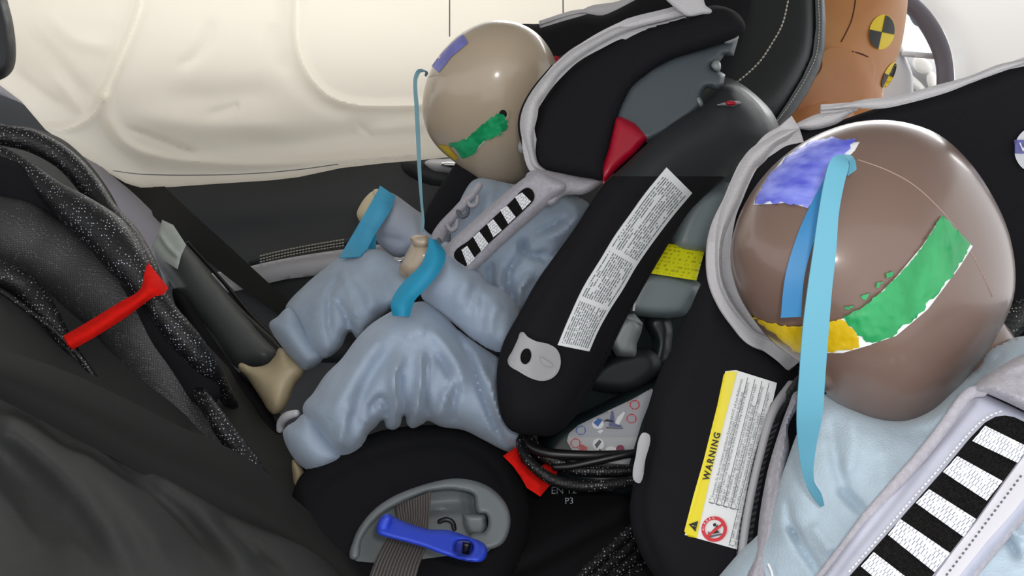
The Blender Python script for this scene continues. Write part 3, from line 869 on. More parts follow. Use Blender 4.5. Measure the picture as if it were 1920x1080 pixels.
def marker(name, c, rx, ry, ang, target, parent, label=None):
    root = conform(name, ring_px(c, rx, 32, ry / rx, ang), target, M_MKY, parent, off=0.0015, thick=0.0012, res=1.8, smooth=True)
    for k0 in (0, 2):
        q = [c]
        for k in range(9):
            a = math.pi / 2 * (k0 + k / 8.0) - math.pi / 2
            x, y = rx * 0.98 * math.cos(a), ry * 0.98 * math.sin(a)
            q.append((c[0] + x * math.cos(ang) - y * math.sin(ang), c[1] + x * math.sin(ang) + y * math.cos(ang)))
        conform('black_quadrant', q, root, M_MKB, root, off=0.0006, thick=0.0008, res=1.5)
    return root
marker('target_marker', (1654, 60), 24, 33, math.radians(12), adh, ad)
marker('target_marker', (1667, 141), 9, 27, math.radians(26), adh, ad)

whl = thing('steering_wheel', 'dark grey steering wheel rim seen through the front of the car', 'steering wheel', (1740, 300, 2.0))
limb('rim', [(1640, -60, 1.84, 0.017), (1690, -8, 1.83, 0.017), (1730, 32, 1.82, 0.017), (1757, 76, 1.81, 0.017), (1770, 118, 1.80, 0.016), (1772, 165, 1.79, 0.016), (1766, 230, 1.79, 0.016), (1735, 330, 1.80, 0.016)], M_WHEEL, whl, seg=18)
pad('spoke', [(1690, 96), (1760, 100), (1762, 112), (1690, 106)], 1.83, M_CARGREY, whl, T=0.006, r=5, thick=0.02, res=3, smooth=False)
pad('hub', [(1620, 60), (1680, 70), (1700, 110), (1712, 150), (1700, 220), (1620, 230)], 1.86, M_CARGREY, whl, T=0.03, r=20, thick=0.03, res=5)

# white dashboard, windscreen pillar and door beyond
wp = thing('wall_front', 'white front door and windscreen pillar at the upper right', None, (1900, 500, 2.0), kind='structure')
pad('pillar_panel', [(1700, -80), (1712, 0), (1740, 25), (1770, 60), (1785, 105), (1793, 160), (1800, 240), (1800, 900), (2250, 900), (2250, -80)], [(1750, 60, 1.96), (2000, 60, 1.86), (1900, 200, 1.86)], M_CARWHITE, wp, T=0.05, r=50, thick=0.05, res=8)
pad('dashboard', [(1600, 98), (1762, 100), (1800, 150), (1820, 900), (1500, 900), (1560, 420), (1570, 200)], 2.12, M_CARGREY, wp, T=0.04, r=30, thick=0.1, res=8)
for q in ([(1716, 108), (1738, 112), (1748, 132), (1728, 138), (1712, 124)], [(1690, 130), (1712, 142), (1736, 168), (1726, 174), (1696, 150)], [(1738, 140), (1752, 136), (1756, 164), (1744, 168)]):
    pad('dashboard_fitting', q, 2.03, M_CARWHITE, wp, T=0.01, r=5, thick=0.04, res=3)
pad('instrument_hood', [(1706, 10), (1722, 30), (1742, 44), (1738, 52), (1712, 44)], 2.06, M_PLAST, wp, T=0.02, r=8, thick=0.03, res=4)

# ================================================================== FAR CHILD SEAT
cs = thing('child_restraint', 'black rear facing child seat with printed side label, holding the beige headed dummy', 'child seat', (1050, 1080, 1.05))
# back shell
shell = pad('back_shell', [(1330, 150), (1440, 200), (1470, 300), (1440, 480), (1330, 640), (1250, 720), (1230, 900), (1130, 930), (1030, 880), (1010, 800), (1100, 600), (1180, 400)],
    [(1400, 250, 1.08), (1200, 600, 1.04), (1100, 850, 1.02)], M_PLASTDD, cs, T=0.03, r=30, thick=0.12, res=9)
fw = pad('far_head_wing', [(960, 52), (1015, 44), (1087, 24), (1127, 28), (1150, 20), (1190, 0), (1260, -50), (1395, -50), (1392, 60), (1320, 170), (1150, 230), (1040, 230), (1000, 160), (970, 90)],
    [(1000, 60, 1.28), (1300, 0, 1.22), (1200, 200, 1.16)], M_BLACKFAB, cs, T=0.02, r=30, thick=0.06, res=8)
patch('far_wing_piping', [(1010, 44, 1.262), (1087, 20, 1.245), (1110, 10, 1.24), (1160, 2, 1.23), (1185, -12, 1.22)], [(1012, 48, 1.262), (1087, 25, 1.24), (1127, 29, 1.235), (1150, 21, 1.225), (1195, -2, 1.22)], M_TRIM, cs, thick=0.006, n=20, k=5, arch=0.004)
pad('red_lining', [(1030, 108), (1050, 108), (1046, 128), (1032, 124)], 1.10, M_CRIMSON, cs, T=0.003, r=6, thick=0.02, res=4)
hp = pad('head_pad', [(1020, 130), (1120, 80), (1240, 60), (1300, 200), (1200, 300), (1060, 340), (1000, 250)], 1.13, M_BLACKFAB, cs, T=0.02, r=30, thick=0.05, res=9)

wing_in = [(1287, 30), (1250, 40), (1190, 55), (1147, 73), (1100, 100), (1070, 122), (1047, 143), (1030, 170), (1012, 193), (1008, 217), (1000, 253), (1002, 280), (1010, 307), (1022, 317)]
wing = pad('near_head_wing', [(1300, 22), (1340, 10), (1380, 22), (1397, 44), (1396, 58), (1386, 66), (1372, 74), (1320, 92), (1262, 110), (1222, 132), (1184, 166), (1167, 200), (1152, 250), (1137, 310), (1130, 337), (1110, 335), (1060, 326)] + wing_in[::-1],
    [(1010, 220, 0.965), (1300, 60, 0.945), (1150, 300, 0.925)], M_BLACKFAB, cs, T=0.022, r=34, thick=0.035, res=5, soften=3)
wing_out = [(1285, 27), (1227, 38), (1173, 50), (1157, 48), (1117, 67), (1070, 93), (1037, 123), (1003, 163), (983, 197), (975, 227), (977, 253), (988, 290), (998, 317), (1020, 323)]
def dl(pts, d0, d1):
    n = len(pts); return [(p[0], p[1], d0 + (d1 - d0) * i / (n - 1)) for i, p in enumerate(pts)]
patch('head_wing_piping', dl(wing_out, 0.955, 0.955), dl(wing_in, 0.950, 0.945), M_TRIM, cs, thick=0.012, n=70, k=8, arch=0.010)
limb('piping_cord', [(u - 1, v + 1, 0.962, 0.0016) for (u, v) in wing_out[6:]], M_BLACKFAB, cs, seg=8)
pad('trim_tab', [(1245, -12), (1262, 12), (1277, 24), (1290, 31), (1317, 27), (1335, 22), (1323, 10), (1313, -12)], 0.93, M_TRIM, cs, T=0.004, r=6, thick=0.012, res=3)
plate = pad('head_rest_plate', [(1150, 222), (1160, 195), (1178, 160), (1218, 126), (1260, 104), (1330, 82), (1370, 68), (1385, 63), (1383, 78), (1375, 105), (1358, 104), (1350, 115), (1335, 125), (1345, 130), (1360, 140), (1357, 155), (1350, 170), (1325, 165), (1318, 175), (1318, 198), (1300, 215), (1250, 250), (1215, 268), (1180, 250)],
    [(1180, 200, 0.945), (1360, 90, 0.955), (1250, 240, 0.935)], M_PLAST, cs, T=0.012, r=12, thick=0.03, res=4, soften=1, smooth=False)
for q in ([(1334, 120), (1345, 112), (1352, 124), (1347, 134), (1336, 128)], [(1299, 182), (1308, 178), (1319, 196), (1312, 200)], [(1357, 75), (1384, 66), (1380, 78), (1360, 82)]):
    pad('latch_tooth', q, 0.935, M_PLASTLT, plate, T=0.006, r=4, thick=0.012, res=2.5)
pad('red_panel', [(1155, 221), (1165, 219), (1190, 231), (1218, 256), (1190, 288), (1160, 314), (1130, 346), (1130, 312), (1141, 280)], [(1160, 225, 0.925), (1200, 260, 0.925), (1140, 330, 0.915)], M_CRIMSON, cs, T=0.008, r=12, thick=0.02, res=4, smooth=False)

# side bolster arm: one surface, upper end coloured lighter for the light it catches
sh_d = [(1400, 230, 0.95), (1250, 300, 0.925), (1000, 650, 0.89), (1100, 750, 0.90), (1300, 400, 0.945), (960, 780, 0.88)]
bol_out = [(1446, 256), (1441, 227), (1424, 197), (1397, 172), (1365, 158), (1340, 175), (1318, 198), (1287, 215), (1255, 236), (1215, 268), (1175, 305), (1135, 343), (1105, 385), (1080, 425), (1040, 480), (1005, 530), (975, 585), (945, 640), (932, 690), (933, 740), (942, 785), (960, 808), (1000, 817), (1040, 815), (1075, 785), (1100, 745), (1130, 690), (1165, 615), (1200, 550), (1240, 480), (1290, 400), (1340, 350), (1395, 302)]
bol_kw = dict(T=0.042, r=64, thick=0.06, res=5, soften=6, folds=[([(1330, 330), (1260, 430), (1190, 540), (1120, 680), (1060, 790)], -0.006, 6), ([(1165, 320), (1060, 470), (975, 620)], -0.003, 7)])
cut = lambda x, y: y < 330
shoulder = pad('shell_shoulder', bol_out, sh_d, M_PLASTDK_LITFAB, cs, clip=cut, **bol_kw)
bol = pad('side_bolster', bol_out, sh_d, M_BLACKFAB, cs, clip=lambda x, y: ~cut(x, y), **bol_kw)
patch('instruction_label', [(1046, 647), (1066, 599), (1094, 539), (1126, 487), (1154, 441), (1182, 402), (1210, 363), (1250, 314)], [(1105, 659), (1122, 620), (1143, 582), (1168, 543), (1193, 500), (1224, 455), (1262, 405), (1298, 362)],
      M_LABEL, cs, target=[bol, shoulder], thick=0.0012, n=60, k=14, label='white label strip of dense illegible instructions')
tab = conform('adjuster_tab', [(978, 622), (990, 632), (1006, 640), (1028, 645), (1044, 655), (1051, 672), (1049, 692), (1038, 707), (1020, 714), (1000, 711), (975, 698), (952, 680), (962, 655), (970, 638)], bol, M_TABGR, cs, off=0.002, thick=0.004, res=3.5, smooth=True,
              label='light grey rubber tab with an oval hole')
conform('tab_hole', ring_px((986, 668), 10, 24, 1.5, 0.2), tab, M_BLKSLOT, tab, off=0.0008, thick=0.0006, res=2.5, smooth=True)
conform('tab_emboss', [(1012, 668), (1034, 682), (1036, 688), (1022, 686), (1014, 678)], tab, M_TABGR, tab, off=0.001, thick=0.0018, res=2.5)
capsules('tab_stitch', dashes([(958, 678), (978, 694), (1000, 706), (1020, 709), (1036, 702), (1045, 688)], 3, 1.5), 0.0005, M_TRIM, tab, target=tab, off=0.0002)
pad('release_catch', [(1343, 197), (1360, 191), (1385, 189), (1391, 193), (1374, 200)], 0.905, M_PLASTLT, shoulder, T=0.004, r=3, thick=0.02, res=2, smooth=False)
pad('release_mark', [(1361, 190), (1372, 189), (1382, 193), (1372, 198), (1362, 196)], 0.900, M_CRIMSON, shoulder, T=0.003, r=3, thick=0.006, res=2)

# grey structure between the bolster and the near seat
pad('shell_block', [(1265, 420), (1290, 372), (1320, 350), (1380, 350), (1400, 480), (1330, 480), (1260, 470)], 1.0, M_PLASTGR, cs, T=0.03, r=24, thick=0.05, res=5)
box = pad('recline_box', [(1195, 520), (1225, 506), (1305, 526), (1316, 540), (1296, 575), (1278, 594), (1200, 594), (1172, 584)], 0.985, M_PLASTGR, cs, T=0.03, r=16, thick=0.06, res=4)
pad('yellow_sticker', [(1254, 457), (1323, 464), (1306, 526), (1216, 512)], [(1250, 460, 0.975), (1320, 465, 0.985), (1250, 515, 0.955)], M_HIYEL, cs, T=0.002, r=3, thick=0.004, res=3, smooth=False, frame=((1216, 512), (1306, 526), (1254, 457)),
    label='fluorescent yellow sticker with faint print')
pad('white_sliver', [(1189, 560), (1193, 560), (1190, 583), (1186, 583)], 0.945, M_WHITE, box, T=0.001, r=2, thick=0.004, res=1.5, smooth=False)
lev = pad('recline_lever', [(1160, 592), (1190, 588), (1206, 606), (1203, 622), (1194, 645), (1193, 672), (1156, 668), (1136, 640)], 0.96, M_PLASTLT, cs, T=0.035, r=14, thick=0.05, res=3.5, smooth=False)
pad('lever_cap', [(1166, 590), (1190, 588), (1206, 607), (1180, 612)], 0.935, M_PLASTLT, lev, T=0.006, r=6, thick=0.03, res=3, smooth=False)
pad('base_shoulder', [(1095, 722), (1112, 690), (1130, 674), (1165, 660), (1222, 655), (1240, 690), (1200, 730), (1159, 738)], 0.985, M_PLASTDK_LITFAB, cs, T=0.035, r=18, thick=0.06, res=4)
pad('recline_rail', [(1210, 600), (1250, 590), (1260, 640), (1235, 720), (1215, 690), (1225, 640)], 1.0, M_PLASTDD, cs, T=0.02, r=12, thick=0.05, res=4)
base = pad('base_body', [(1018, 838), (1035, 812), (1060, 790), (1120, 760), (1190, 726), (1240, 704), (1290, 680), (1300, 900), (1200, 930), (1060, 900), (1025, 870)], [(1040, 830, 0.96), (1250, 720, 0.98), (1150, 900, 0.95)], M_PLASTDD, cs, T=0.02, r=16, thick=0.1, res=5)
stk = conform('base_sticker', [(1063, 827), (1067, 812), (1085, 797), (1140, 770), (1185, 749), (1222, 728), (1226, 736), (1204, 790), (1186, 849), (1180, 871), (1100, 866), (1074, 847)], base, mat('sticker_grey', (190, 192, 196), rough=0.5), cs, off=0.001, thick=0.001, res=3,
              label='pale sticker with small pictograms')
conform('sticker_field', [(1067, 812), (1085, 797), (1140, 770), (1185, 749), (1222, 728), (1226, 736), (1204, 790), (1193, 818), (1069, 820)], stk, mat('sticker_shade', (176, 178, 186), rough=0.5), stk, off=0.0006, thick=0.0005, res=3)
def icon(pts, m, name='pictogram', off=0.0038):
    conform(name, pts, base, m, stk, off=off, thick=0.0006, res=1.8)
for c, m in (((1089, 807), M_INKBLUE), ((1079, 831), M_INKRED), ((1190, 759), M_INKRED), ((1184, 785), M_INKRED)):
    conform('pictogram_ring', ring_px(c, 9.5, 24, 0.95), base, m, stk, off=0.0038, thick=0.0006, res=1.8, smooth=True, holes=[ring_px(c, 7.6, 20, 0.95)])
icon(ring_px((1121, 795), 11, 20, 0.85), M_WHITE); icon([(1112, 792), (1122, 784), (1130, 788), (1121, 800)], M_INKBLUE, off=0.0046)
icon([(1131, 790), (1138, 786), (1148, 788), (1152, 792), (1146, 791), (1138, 790)], M_INK, off=0.0046)
icon([(1146, 771), (1150, 771), (1153, 795), (1166, 798), (1165, 801), (1141, 799), (1143, 788)], mat('icon_slate', (96, 104, 150), rough=0.5), off=0.0046)
icon([(1153, 793), (1158, 782), (1170, 771), (1172, 775), (1164, 790), (1160, 797)], M_WHITE, off=0.0046)
icon([(1136, 801), (1168, 802), (1168, 804), (1136, 803)], M_INKGR, off=0.0046)
icon([(1120, 809), (1128, 805), (1132, 808), (1125, 813)], M_WHITE, off=0.0046)
icon(ring_px((1122, 833), 11, 20, 1.0), M_WHITE); icon([(1115, 834), (1124, 824), (1128, 828), (1119, 841)], M_INKGR, off=0.0046)
icon([(1124, 841), (1130, 847), (1132, 850), (1128, 849), (1123, 844)], M_INK, off=0.0046)
icon(ring_px((1146, 843), 10, 20, 0.6), M_WHITE); icon(ring_px((1163, 842), 8, 20, 1.0), mat('icon_plum', (140, 50, 84), rough=0.5), off=0.0046)
for k in range(4):
    icon([(1085, 836 + k * 4), (1090, 833 + k * 4), (1101, 839 + k * 4), (1101, 841 + k * 4), (1090, 835.5 + k * 4), (1085, 838.5 + k * 4)], M_INKRED, name='red_stripe', off=0.0046)

# seat cushion at the front with belt guide
dome = pad('seat_cushion', [(545, 960), (556, 905), (585, 872), (640, 842), (700, 812), (760, 800), (830, 798), (890, 812), (935, 838), (968, 875), (988, 920), (994, 970), (985, 1030), (960, 1090), (900, 1150), (620, 1150), (560, 1060)],
    [(600, 900, 0.93), (850, 820, 0.97), (980, 950, 0.93), (760, 1080, 0.86)], M_BLACKFAB, cs, T=0.05, r=90, thick=0.25, res=6, soften=4, folds=[([(560, 950), (640, 880), (760, 838), (860, 835), (930, 880), (962, 960)], -0.004, 6)])
g_out = [(656, 1046), (662, 1014), (676, 985), (703, 954), (737, 931), (778, 914), (820, 902), (855, 897), (891, 902), (922, 916), (945, 939), (955, 960), (957, 981), (951, 1006), (939, 1022), (916, 1030), (885, 1024)]
g_in = [(880, 1004), (910, 996), (913, 966), (896, 961), (891, 940), (888, 928), (870, 921), (841, 918), (807, 922), (774, 933), (745, 947), (720, 962), (693, 989), (678, 1014), (672, 1046)]
gd = [(680, 1000, 0.777), (860, 900, 0.820), (940, 1000, 0.783)]
tray = pad('belt_guide_tray', [(668, 1052), (678, 1010), (720, 958), (800, 918), (890, 922), (930, 960), (920, 1030), (860, 1040)], [(680, 1000, 0.820), (860, 900, 0.845), (900, 1000, 0.820)], M_TRAY, cs, T=0.0, r=10, thick=0.02, res=5,
           folds=[([(805, 957), (850, 953), (888, 952)], -0.006, 2.5, False), ([(874, 922), (878, 960), (884, 1000)], 0.006, 5, False)])
pad('belt_guide_rim', g_out + g_in, gd, M_TRAY, cs, T=0.008, r=7, thick=0.03, res=2.4, smooth=True, soften=2)
pad('guide_step', [(868, 963), (912, 962), (914, 992), (906, 1008), (880, 1005), (870, 985)], 0.805, M_TRAY, cs, T=0.012, r=7, thick=0.03, res=3, smooth=False)
patch('guide_belt', [(741, 948, 0.805), (743, 962, 0.803), (745, 985, 0.800), (722, 1015, 0.783), (700, 1060, 0.770), (680, 1120, 0.755)], [(807, 922, 0.800), (806, 950, 0.799), (804, 990, 0.797), (800, 1020, 0.780), (785, 1060, 0.765), (770, 1120, 0.750)], M_TAUPE, cs, thick=0.002, k=8)
lv = pad('lock_off_lever', [(706, 993), (710, 977), (724, 963), (737, 968), (766, 981), (803, 992), (841, 994), (878, 1006), (908, 1019), (914, 1033), (910, 1047), (899, 1054), (870, 1051), (828, 1039), (797, 1027), (766, 1018), (728, 1008), (710, 1002)],
    [(710, 980, 0.750), (910, 1040, 0.735), (800, 1000, 0.747)], M_BLUELEV, cs, T=0.007, r=6, thick=0.018, res=2.6, holes=[[(858, 1015), (885, 1019), (880, 1040), (854, 1037)]], label='bright blue lock off lever with a square slot')
pad('lever_knuckle', [(706, 995), (711, 975), (724, 963), (735, 968), (732, 985), (726, 1000), (715, 1003)], 0.743, M_BLUELEV, lv, T=0.006, r=7, thick=0.02, res=2.6)
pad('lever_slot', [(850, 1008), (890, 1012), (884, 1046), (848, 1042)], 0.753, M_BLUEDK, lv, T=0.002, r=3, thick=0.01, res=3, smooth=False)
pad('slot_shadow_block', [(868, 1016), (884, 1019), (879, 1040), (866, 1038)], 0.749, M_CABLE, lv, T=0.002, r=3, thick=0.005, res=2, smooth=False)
limb('tray_hook', [(824, 978, 0.808, 0.0022), (836, 974, 0.807, 0.0022), (848, 979, 0.807, 0.0022), (852, 992, 0.807, 0.0022)], M_CABLE, cs, seg=8)

# harness of the far seat
fh_d = 0.955
hp1 = pad('harness_pad', [(820, 478), (838, 458), (880, 420), (930, 376), (985, 332), (1010, 322), (1040, 335), (1062, 350), (1040, 372), (1000, 408), (950, 452), (900, 498), (880, 512), (850, 500)],
    [(850, 480, 0.975), (1000, 350, 0.93), (900, 500, 0.965)], M_GFELT, cs, T=0.014, r=16, thick=0.012, res=4, folds=[([(880, 505), (940, 450), (1010, 390), (1050, 352)], -0.003, 4), ([(850, 465), (920, 400), (990, 340)], 0.003, 6)])
slot = conform('harness_window', [(851, 477), (880, 450), (920, 413), (960, 376), (978, 357), (990, 352), (1000, 360), (1001, 374), (985, 392), (950, 425), (910, 463), (878, 494), (872, 499)], hp1, M_BLKSLOT, hp1, off=0.001, thick=0.001, res=3, smooth=True)
for q in ([(965, 369), (979, 361), (996, 378), (980, 394)], [(937, 393), (951, 386), (967, 407), (953, 420)], [(913, 420), (925, 411), (941, 432), (925, 445)], [(887, 444), (899, 434), (916, 457), (903, 472)], [(865, 468), (876, 461), (891, 485), (877, 499)]):
    conform('reflective_patch', q, slot, M_REFL2, hp1, off=0.0008, thick=0.0008, res=2.5, frame=(q[3], q[2], q[0]))
pad('shoulder_strap_cover', [(985, 332), (1005, 318), (1040, 322), (1090, 330), (1132, 334), (1120, 350), (1095, 364), (1060, 366), (1030, 385), (1005, 352)], [(1000, 340, 0.935), (1130, 340, 0.94), (1050, 370, 0.93)], M_GFELT, cs, T=0.012, r=14, thick=0.012, res=4, folds=[([(1010, 322), (1030, 350), (1035, 378)], -0.004, 4)])
pad('far_harness_strap', [(808, 452), (818, 425), (850, 390), (880, 358), (900, 340), (905, 350), (880, 385), (850, 420), (834, 452), (828, 466)], [(820, 440, 1.04), (900, 345, 1.02)], M_GFELT, cs, T=0.006, r=8, thick=0.008, res=3)
for k, (u, v) in enumerate(((830, 453), (846, 425), (866, 400), (884, 380))):
    limb('strap_loop', [(u - 8, v - 4, 1.022, 0.0022), (u, v + 6, 1.015, 0.0025), (u + 9, v + 2, 1.015, 0.0025), (u + 12, v - 12, 1.02, 0.0022)], M_GFELT if k % 2 else M_INKGR, cs, seg=8)
limb('far_side_post', [(820, 420, 1.12, 0.020), (845, 380, 1.12, 0.022), (885, 325, 1.12, 0.024), (930, 260, 1.12, 0.026)], M_BLACKFAB, cs, seg=14)
pad('buckle_tongue', [(880, 612), (905, 628), (932, 648), (934, 664), (905, 648), (880, 628)], 0.96, M_CHROME, cs, T=0.004, r=5, thick=0.006, res=3)
limb('crotch_strap', [(840, 600, 0.985, 0.006), (870, 612, 0.975, 0.007), (905, 634, 0.965, 0.008), (945, 660, 0.955, 0.008)], M_BLACKFAB, cs, seg=10, flat=0.4)

# ================================================================== FAR DUMMY
fd = thing('child_dummy', 'beige headed child crash test dummy in blue fleece in the far seat', 'dummy', (860, 850, 1.08))
fhead = blob('head', [(938, 38), (895, 46), (852, 72), (818, 112), (797, 160), (792, 205), (800, 245), (822, 278), (850, 302), (880, 326), (912, 346), (945, 352), (978, 340), (1008, 312), (1035, 270), (1052, 215), (1053, 160), (1040, 110), (1015, 70), (980, 46)],
             (922, 190), 1.075, 0.072, 0.075, M_SKIN, fd, tilt=(0.0, 0.00028))
ear = conform('ear_hole', ring_px((944, 214), 8, 20, 1.1), fhead, M_CABLE, fhead, off=0.0006, thick=0.0006, res=2, smooth=True)
conform('ear_ring', ring_px((945, 215), 10.5, 24, 1.1), fhead, M_SKIN, fhead, off=0.0004, thick=0.0016, res=2, smooth=True, holes=[ring_px((943, 214), 7.5, 20, 1.1)])
pad('neck_bolt', ring_px((980, 275), 9, 20, 1.4), 1.012, M_TABGR, fhead, T=0.008, r=8, thick=0.02, res=2.5)
conform('violet_tape', [(868, 64), (877, 80), (860, 95), (846, 106), (834, 122), (822, 136), (809, 124), (822, 106), (842, 85), (858, 70)], fhead, M_PURP2, fhead, off=0.0008, thick=0.001, res=3)
gp = conform('white_tape', [(860, 270), (905, 240), (925, 225), (936, 232), (915, 258), (884, 292)], fhead, M_WHITE, fhead, off=0.0006, thick=0.0008, res=3)
conform('green_paint', [(843, 270), (856, 266), (872, 262), (890, 246), (910, 231), (925, 218), (937, 212), (946, 220), (948, 232), (951, 240), (940, 250), (926, 258), (908, 264), (895, 280), (885, 292), (874, 298), (862, 294)], fhead, M_GREEN2, fhead, off=0.0016, thick=0.0012, res=3, rag=3.0, relief=0.0015, relief_px=6)
for q in ([(946, 224), (953, 227), (950, 234), (954, 238), (947, 240)], [(938, 250), (943, 252), (934, 257)], [(918, 258), (926, 257), (917, 264)]):
    conform('paint_smear', q, fhead, M_GREEN2, fhead, off=0.001, thick=0.001, res=1.5)
conform('yellow_paint', [(820, 271), (840, 274), (850, 286), (859, 297), (852, 301), (838, 290)], fhead, M_YPAINT, fhead, off=0.0014, thick=0.0012, res=2.5)

# torso and sleeves
top = pad('pyjama_top', [(880, 345), (900, 334), (960, 345), (1030, 355), (1090, 372), (1112, 395), (1090, 450), (1040, 530), (1000, 620), (960, 680), (900, 650), (850, 610), (800, 570), (800, 490), (815, 450), (850, 400)],
    [(850, 400, 1.09), (1050, 400, 1.04), (950, 600, 1.04), (820, 540, 1.07)], M_PJ, fd, T=0.055, r=90, thick=0.10, res=5, soften=5, noise_amp=0.003, noise_px=50,
    folds=[([(975, 445), (985, 470), (1005, 480), (1030, 470)], -0.012, 6), ([(985, 440), (980, 470), (955, 510), (958, 545), (966, 575)], -0.014, 5), ([(1000, 440), (1040, 420), (1065, 405)], -0.009, 6), ([(1010, 490), (1040, 480), (1070, 450)], -0.009, 6),
           ([(918, 490), (920, 520), (918, 545)], -0.012, 4), ([(940, 500), (935, 530), (950, 560)], 0.010, 9), ([(1000, 510), (975, 545), (970, 590)], 0.012, 9), ([(1020, 450), (1060, 430), (1085, 400)], 0.010, 11), ([(905, 350), (898, 400), (880, 440)], -0.005, 4), ([(1055, 372), (1080, 390), (1080, 420)], 0.006, 8),
           ([(930, 345), (915, 375), (900, 400)], 0.005, 8)])
sl = pad('sleeve', [(834, 453), (854, 478), (879, 498), (900, 510), (914, 530), (945, 546), (968, 572), (975, 610), (962, 660), (930, 662), (890, 640), (850, 606), (812, 577), (790, 556), (792, 520), (815, 490)],
    [(830, 480, 0.99), (960, 620, 0.965), (810, 570, 0.985), (900, 570, 0.975)], M_PJ, fd, T=0.05, r=56, thick=0.03, res=4.5, soften=5, back_round=True, noise_amp=0.002, noise_px=40,
    folds=[([(900, 520), (885, 560), (880, 590)], -0.005, 7), ([(880, 515), (865, 550), (855, 580)], 0.005, 10), ([(935, 560), (920, 600), (915, 640)], 0.006, 11), ([(905, 550), (905, 590), (900, 625)], -0.005, 8), ([(800, 565), (850, 598), (905, 642)], 0.003, 5)])
fsl = pad('sleeve', [(726, 362), (742, 366), (762, 380), (778, 392), (790, 400), (815, 422), (834, 436), (836, 470), (800, 478), (765, 480), (742, 482), (716, 464), (702, 440), (705, 405)],
    [(720, 400, 1.19), (820, 450, 1.14)], M_PJGREY, fd, T=0.04, r=46, thick=0.03, res=4.5, soften=4, back_round=True, noise_amp=0.002, noise_px=40,
    folds=[([(776, 390), (786, 415), (790, 440)], -0.006, 5), ([(710, 440), (735, 448), (760, 452)], -0.008, 5), ([(740, 400), (735, 430)], 0.004, 10), ([(800, 412), (797, 440)], 0.005, 6)])
# hands: mitten shaped dummy hands, the thumb a short stub
hn = pad('hand', [(748, 503), (757, 483), (766, 466), (775, 452), (790, 448), (810, 452), (830, 470), (826, 500), (800, 530), (780, 545), (760, 524), (750, 516)], [(760, 510, 0.985), (820, 470, 0.985), (780, 450, 0.98)], M_SKIN, fd, T=0.028, r=34, thick=0.02, res=3, back_round=True, soften=4)
pad('thumb', [(769, 450), (772, 443), (787, 440), (803, 444), (806, 458), (796, 466), (778, 464)], 0.965, M_SKIN, hn, T=0.012, r=10, thick=0.012, res=2.5, back_round=True)
hf = pad('hand', [(669, 403), (675, 385), (688, 367), (703, 357), (722, 362), (738, 375), (730, 410), (705, 430), (680, 420)], [(680, 390, 1.18), (735, 400, 1.18)], M_SKIN2, fd, T=0.025, r=28, thick=0.02, res=3, back_round=True, soften=4)
pad('thumb', [(700, 357), (712, 355), (718, 366), (710, 380), (702, 372)], 1.165, M_SKIN2, hf, T=0.01, r=8, thick=0.012, res=2.5, back_round=True)
patch('wrist_tape', [(713, 348, 1.165), (700, 372, 1.15), (684, 400, 1.145), (665, 433, 1.145), (648, 462, 1.14), (636, 483, 1.125)], [(742, 368, 1.16), (733, 393, 1.145), (716, 420, 1.14), (703, 440, 1.14), (690, 464, 1.13), (676, 480, 1.115)], M_TEALTAPE2, fd, thick=0.0015, n=40, k=8, arch=0.006,
        label='lighter teal tape on the far wrist')
tend = pad('tape_end', [(694, 447), (706, 437), (705, 470), (702, 478), (690, 468)], 1.165, M_TEALTAPE, fd, T=0.001, r=4, thick=0.0015, res=3, smooth=False)
patch('wrist_tape', [(804, 446, 0.955), (800, 470, 0.945), (790, 495, 0.94), (765, 520, 0.94), (745, 543, 0.935), (733, 568, 0.925), (736, 592, 0.925)],
      [(818, 450, 0.958), (836, 476, 0.945), (825, 508, 0.935), (797, 543, 0.93), (778, 563, 0.925), (772, 580, 0.92), (768, 594, 0.92)], M_TEALTAPE, fd, thick=0.0015, n=40, k=8, arch=0.008, label='deep teal tape from the near wrist to the knee')

# trousers
nl = pad('trouser_leg', [(568, 762), (587, 737), (610, 703), (640, 673), (667, 637), (693, 610), (728, 587), (760, 572), (800, 566), (833, 588), (863, 618), (907, 646), (940, 665), (980, 690), (990, 790), (985, 840), (967, 842), (952, 847), (907, 825), (870, 807), (827, 800), (802, 789), (793, 795), (773, 803), (763, 795), (758, 779), (750, 798), (737, 806), (724, 801), (718, 788), (705, 800), (690, 815), (680, 840), (657, 859), (640, 859), (620, 846), (595, 817), (575, 791)],
    [(600, 800, 0.955), (720, 640, 0.975), (900, 720, 0.975), (950, 830, 0.96), (760, 780, 0.955)], M_PJ, fd, T=0.06, r=80, thick=0.06, res=4.5, soften=5, noise_amp=0.002, noise_px=60,
    folds=[([(725, 800), (728, 770), (716, 748), (702, 756), (690, 778)], -0.0120, 8), ([(742, 800), (745, 760), (740, 710), (755, 660)], 0.0189, 12), ([(757, 780), (752, 730), (752, 690)], -0.0135, 5), ([(775, 795), (785, 750), (795, 700), (790, 655)], 0.0175, 13), ([(800, 785), (798, 740), (800, 690), (802, 660)], -0.0162, 6),
           ([(820, 790), (835, 740), (845, 700)], 0.0121, 10), ([(850, 795), (850, 760), (860, 715)], -0.0095, 7), ([(870, 740), (860, 690), (830, 640), (800, 615)], 0.0135, 13), ([(835, 735), (840, 700), (815, 660)], -0.0108, 7), ([(950, 842), (925, 790), (900, 730), (880, 670), (855, 625)], -0.0135, 5), ([(940, 800), (915, 720), (895, 670)], 0.0095, 9),
           ([(620, 790), (650, 730), (690, 660), (725, 620)], 0.0108, 16), ([(650, 810), (670, 760), (700, 700), (735, 650)], -0.0121, 13), ([(630, 845), (645, 800), (665, 750)], 0.0095, 11), ([(675, 830), (690, 780)], 0.0081, 9), ([(920, 700), (928, 750), (945, 800)], 0.0068, 6), ([(760, 640), (780, 620), (800, 625)], 0.0081, 14)])
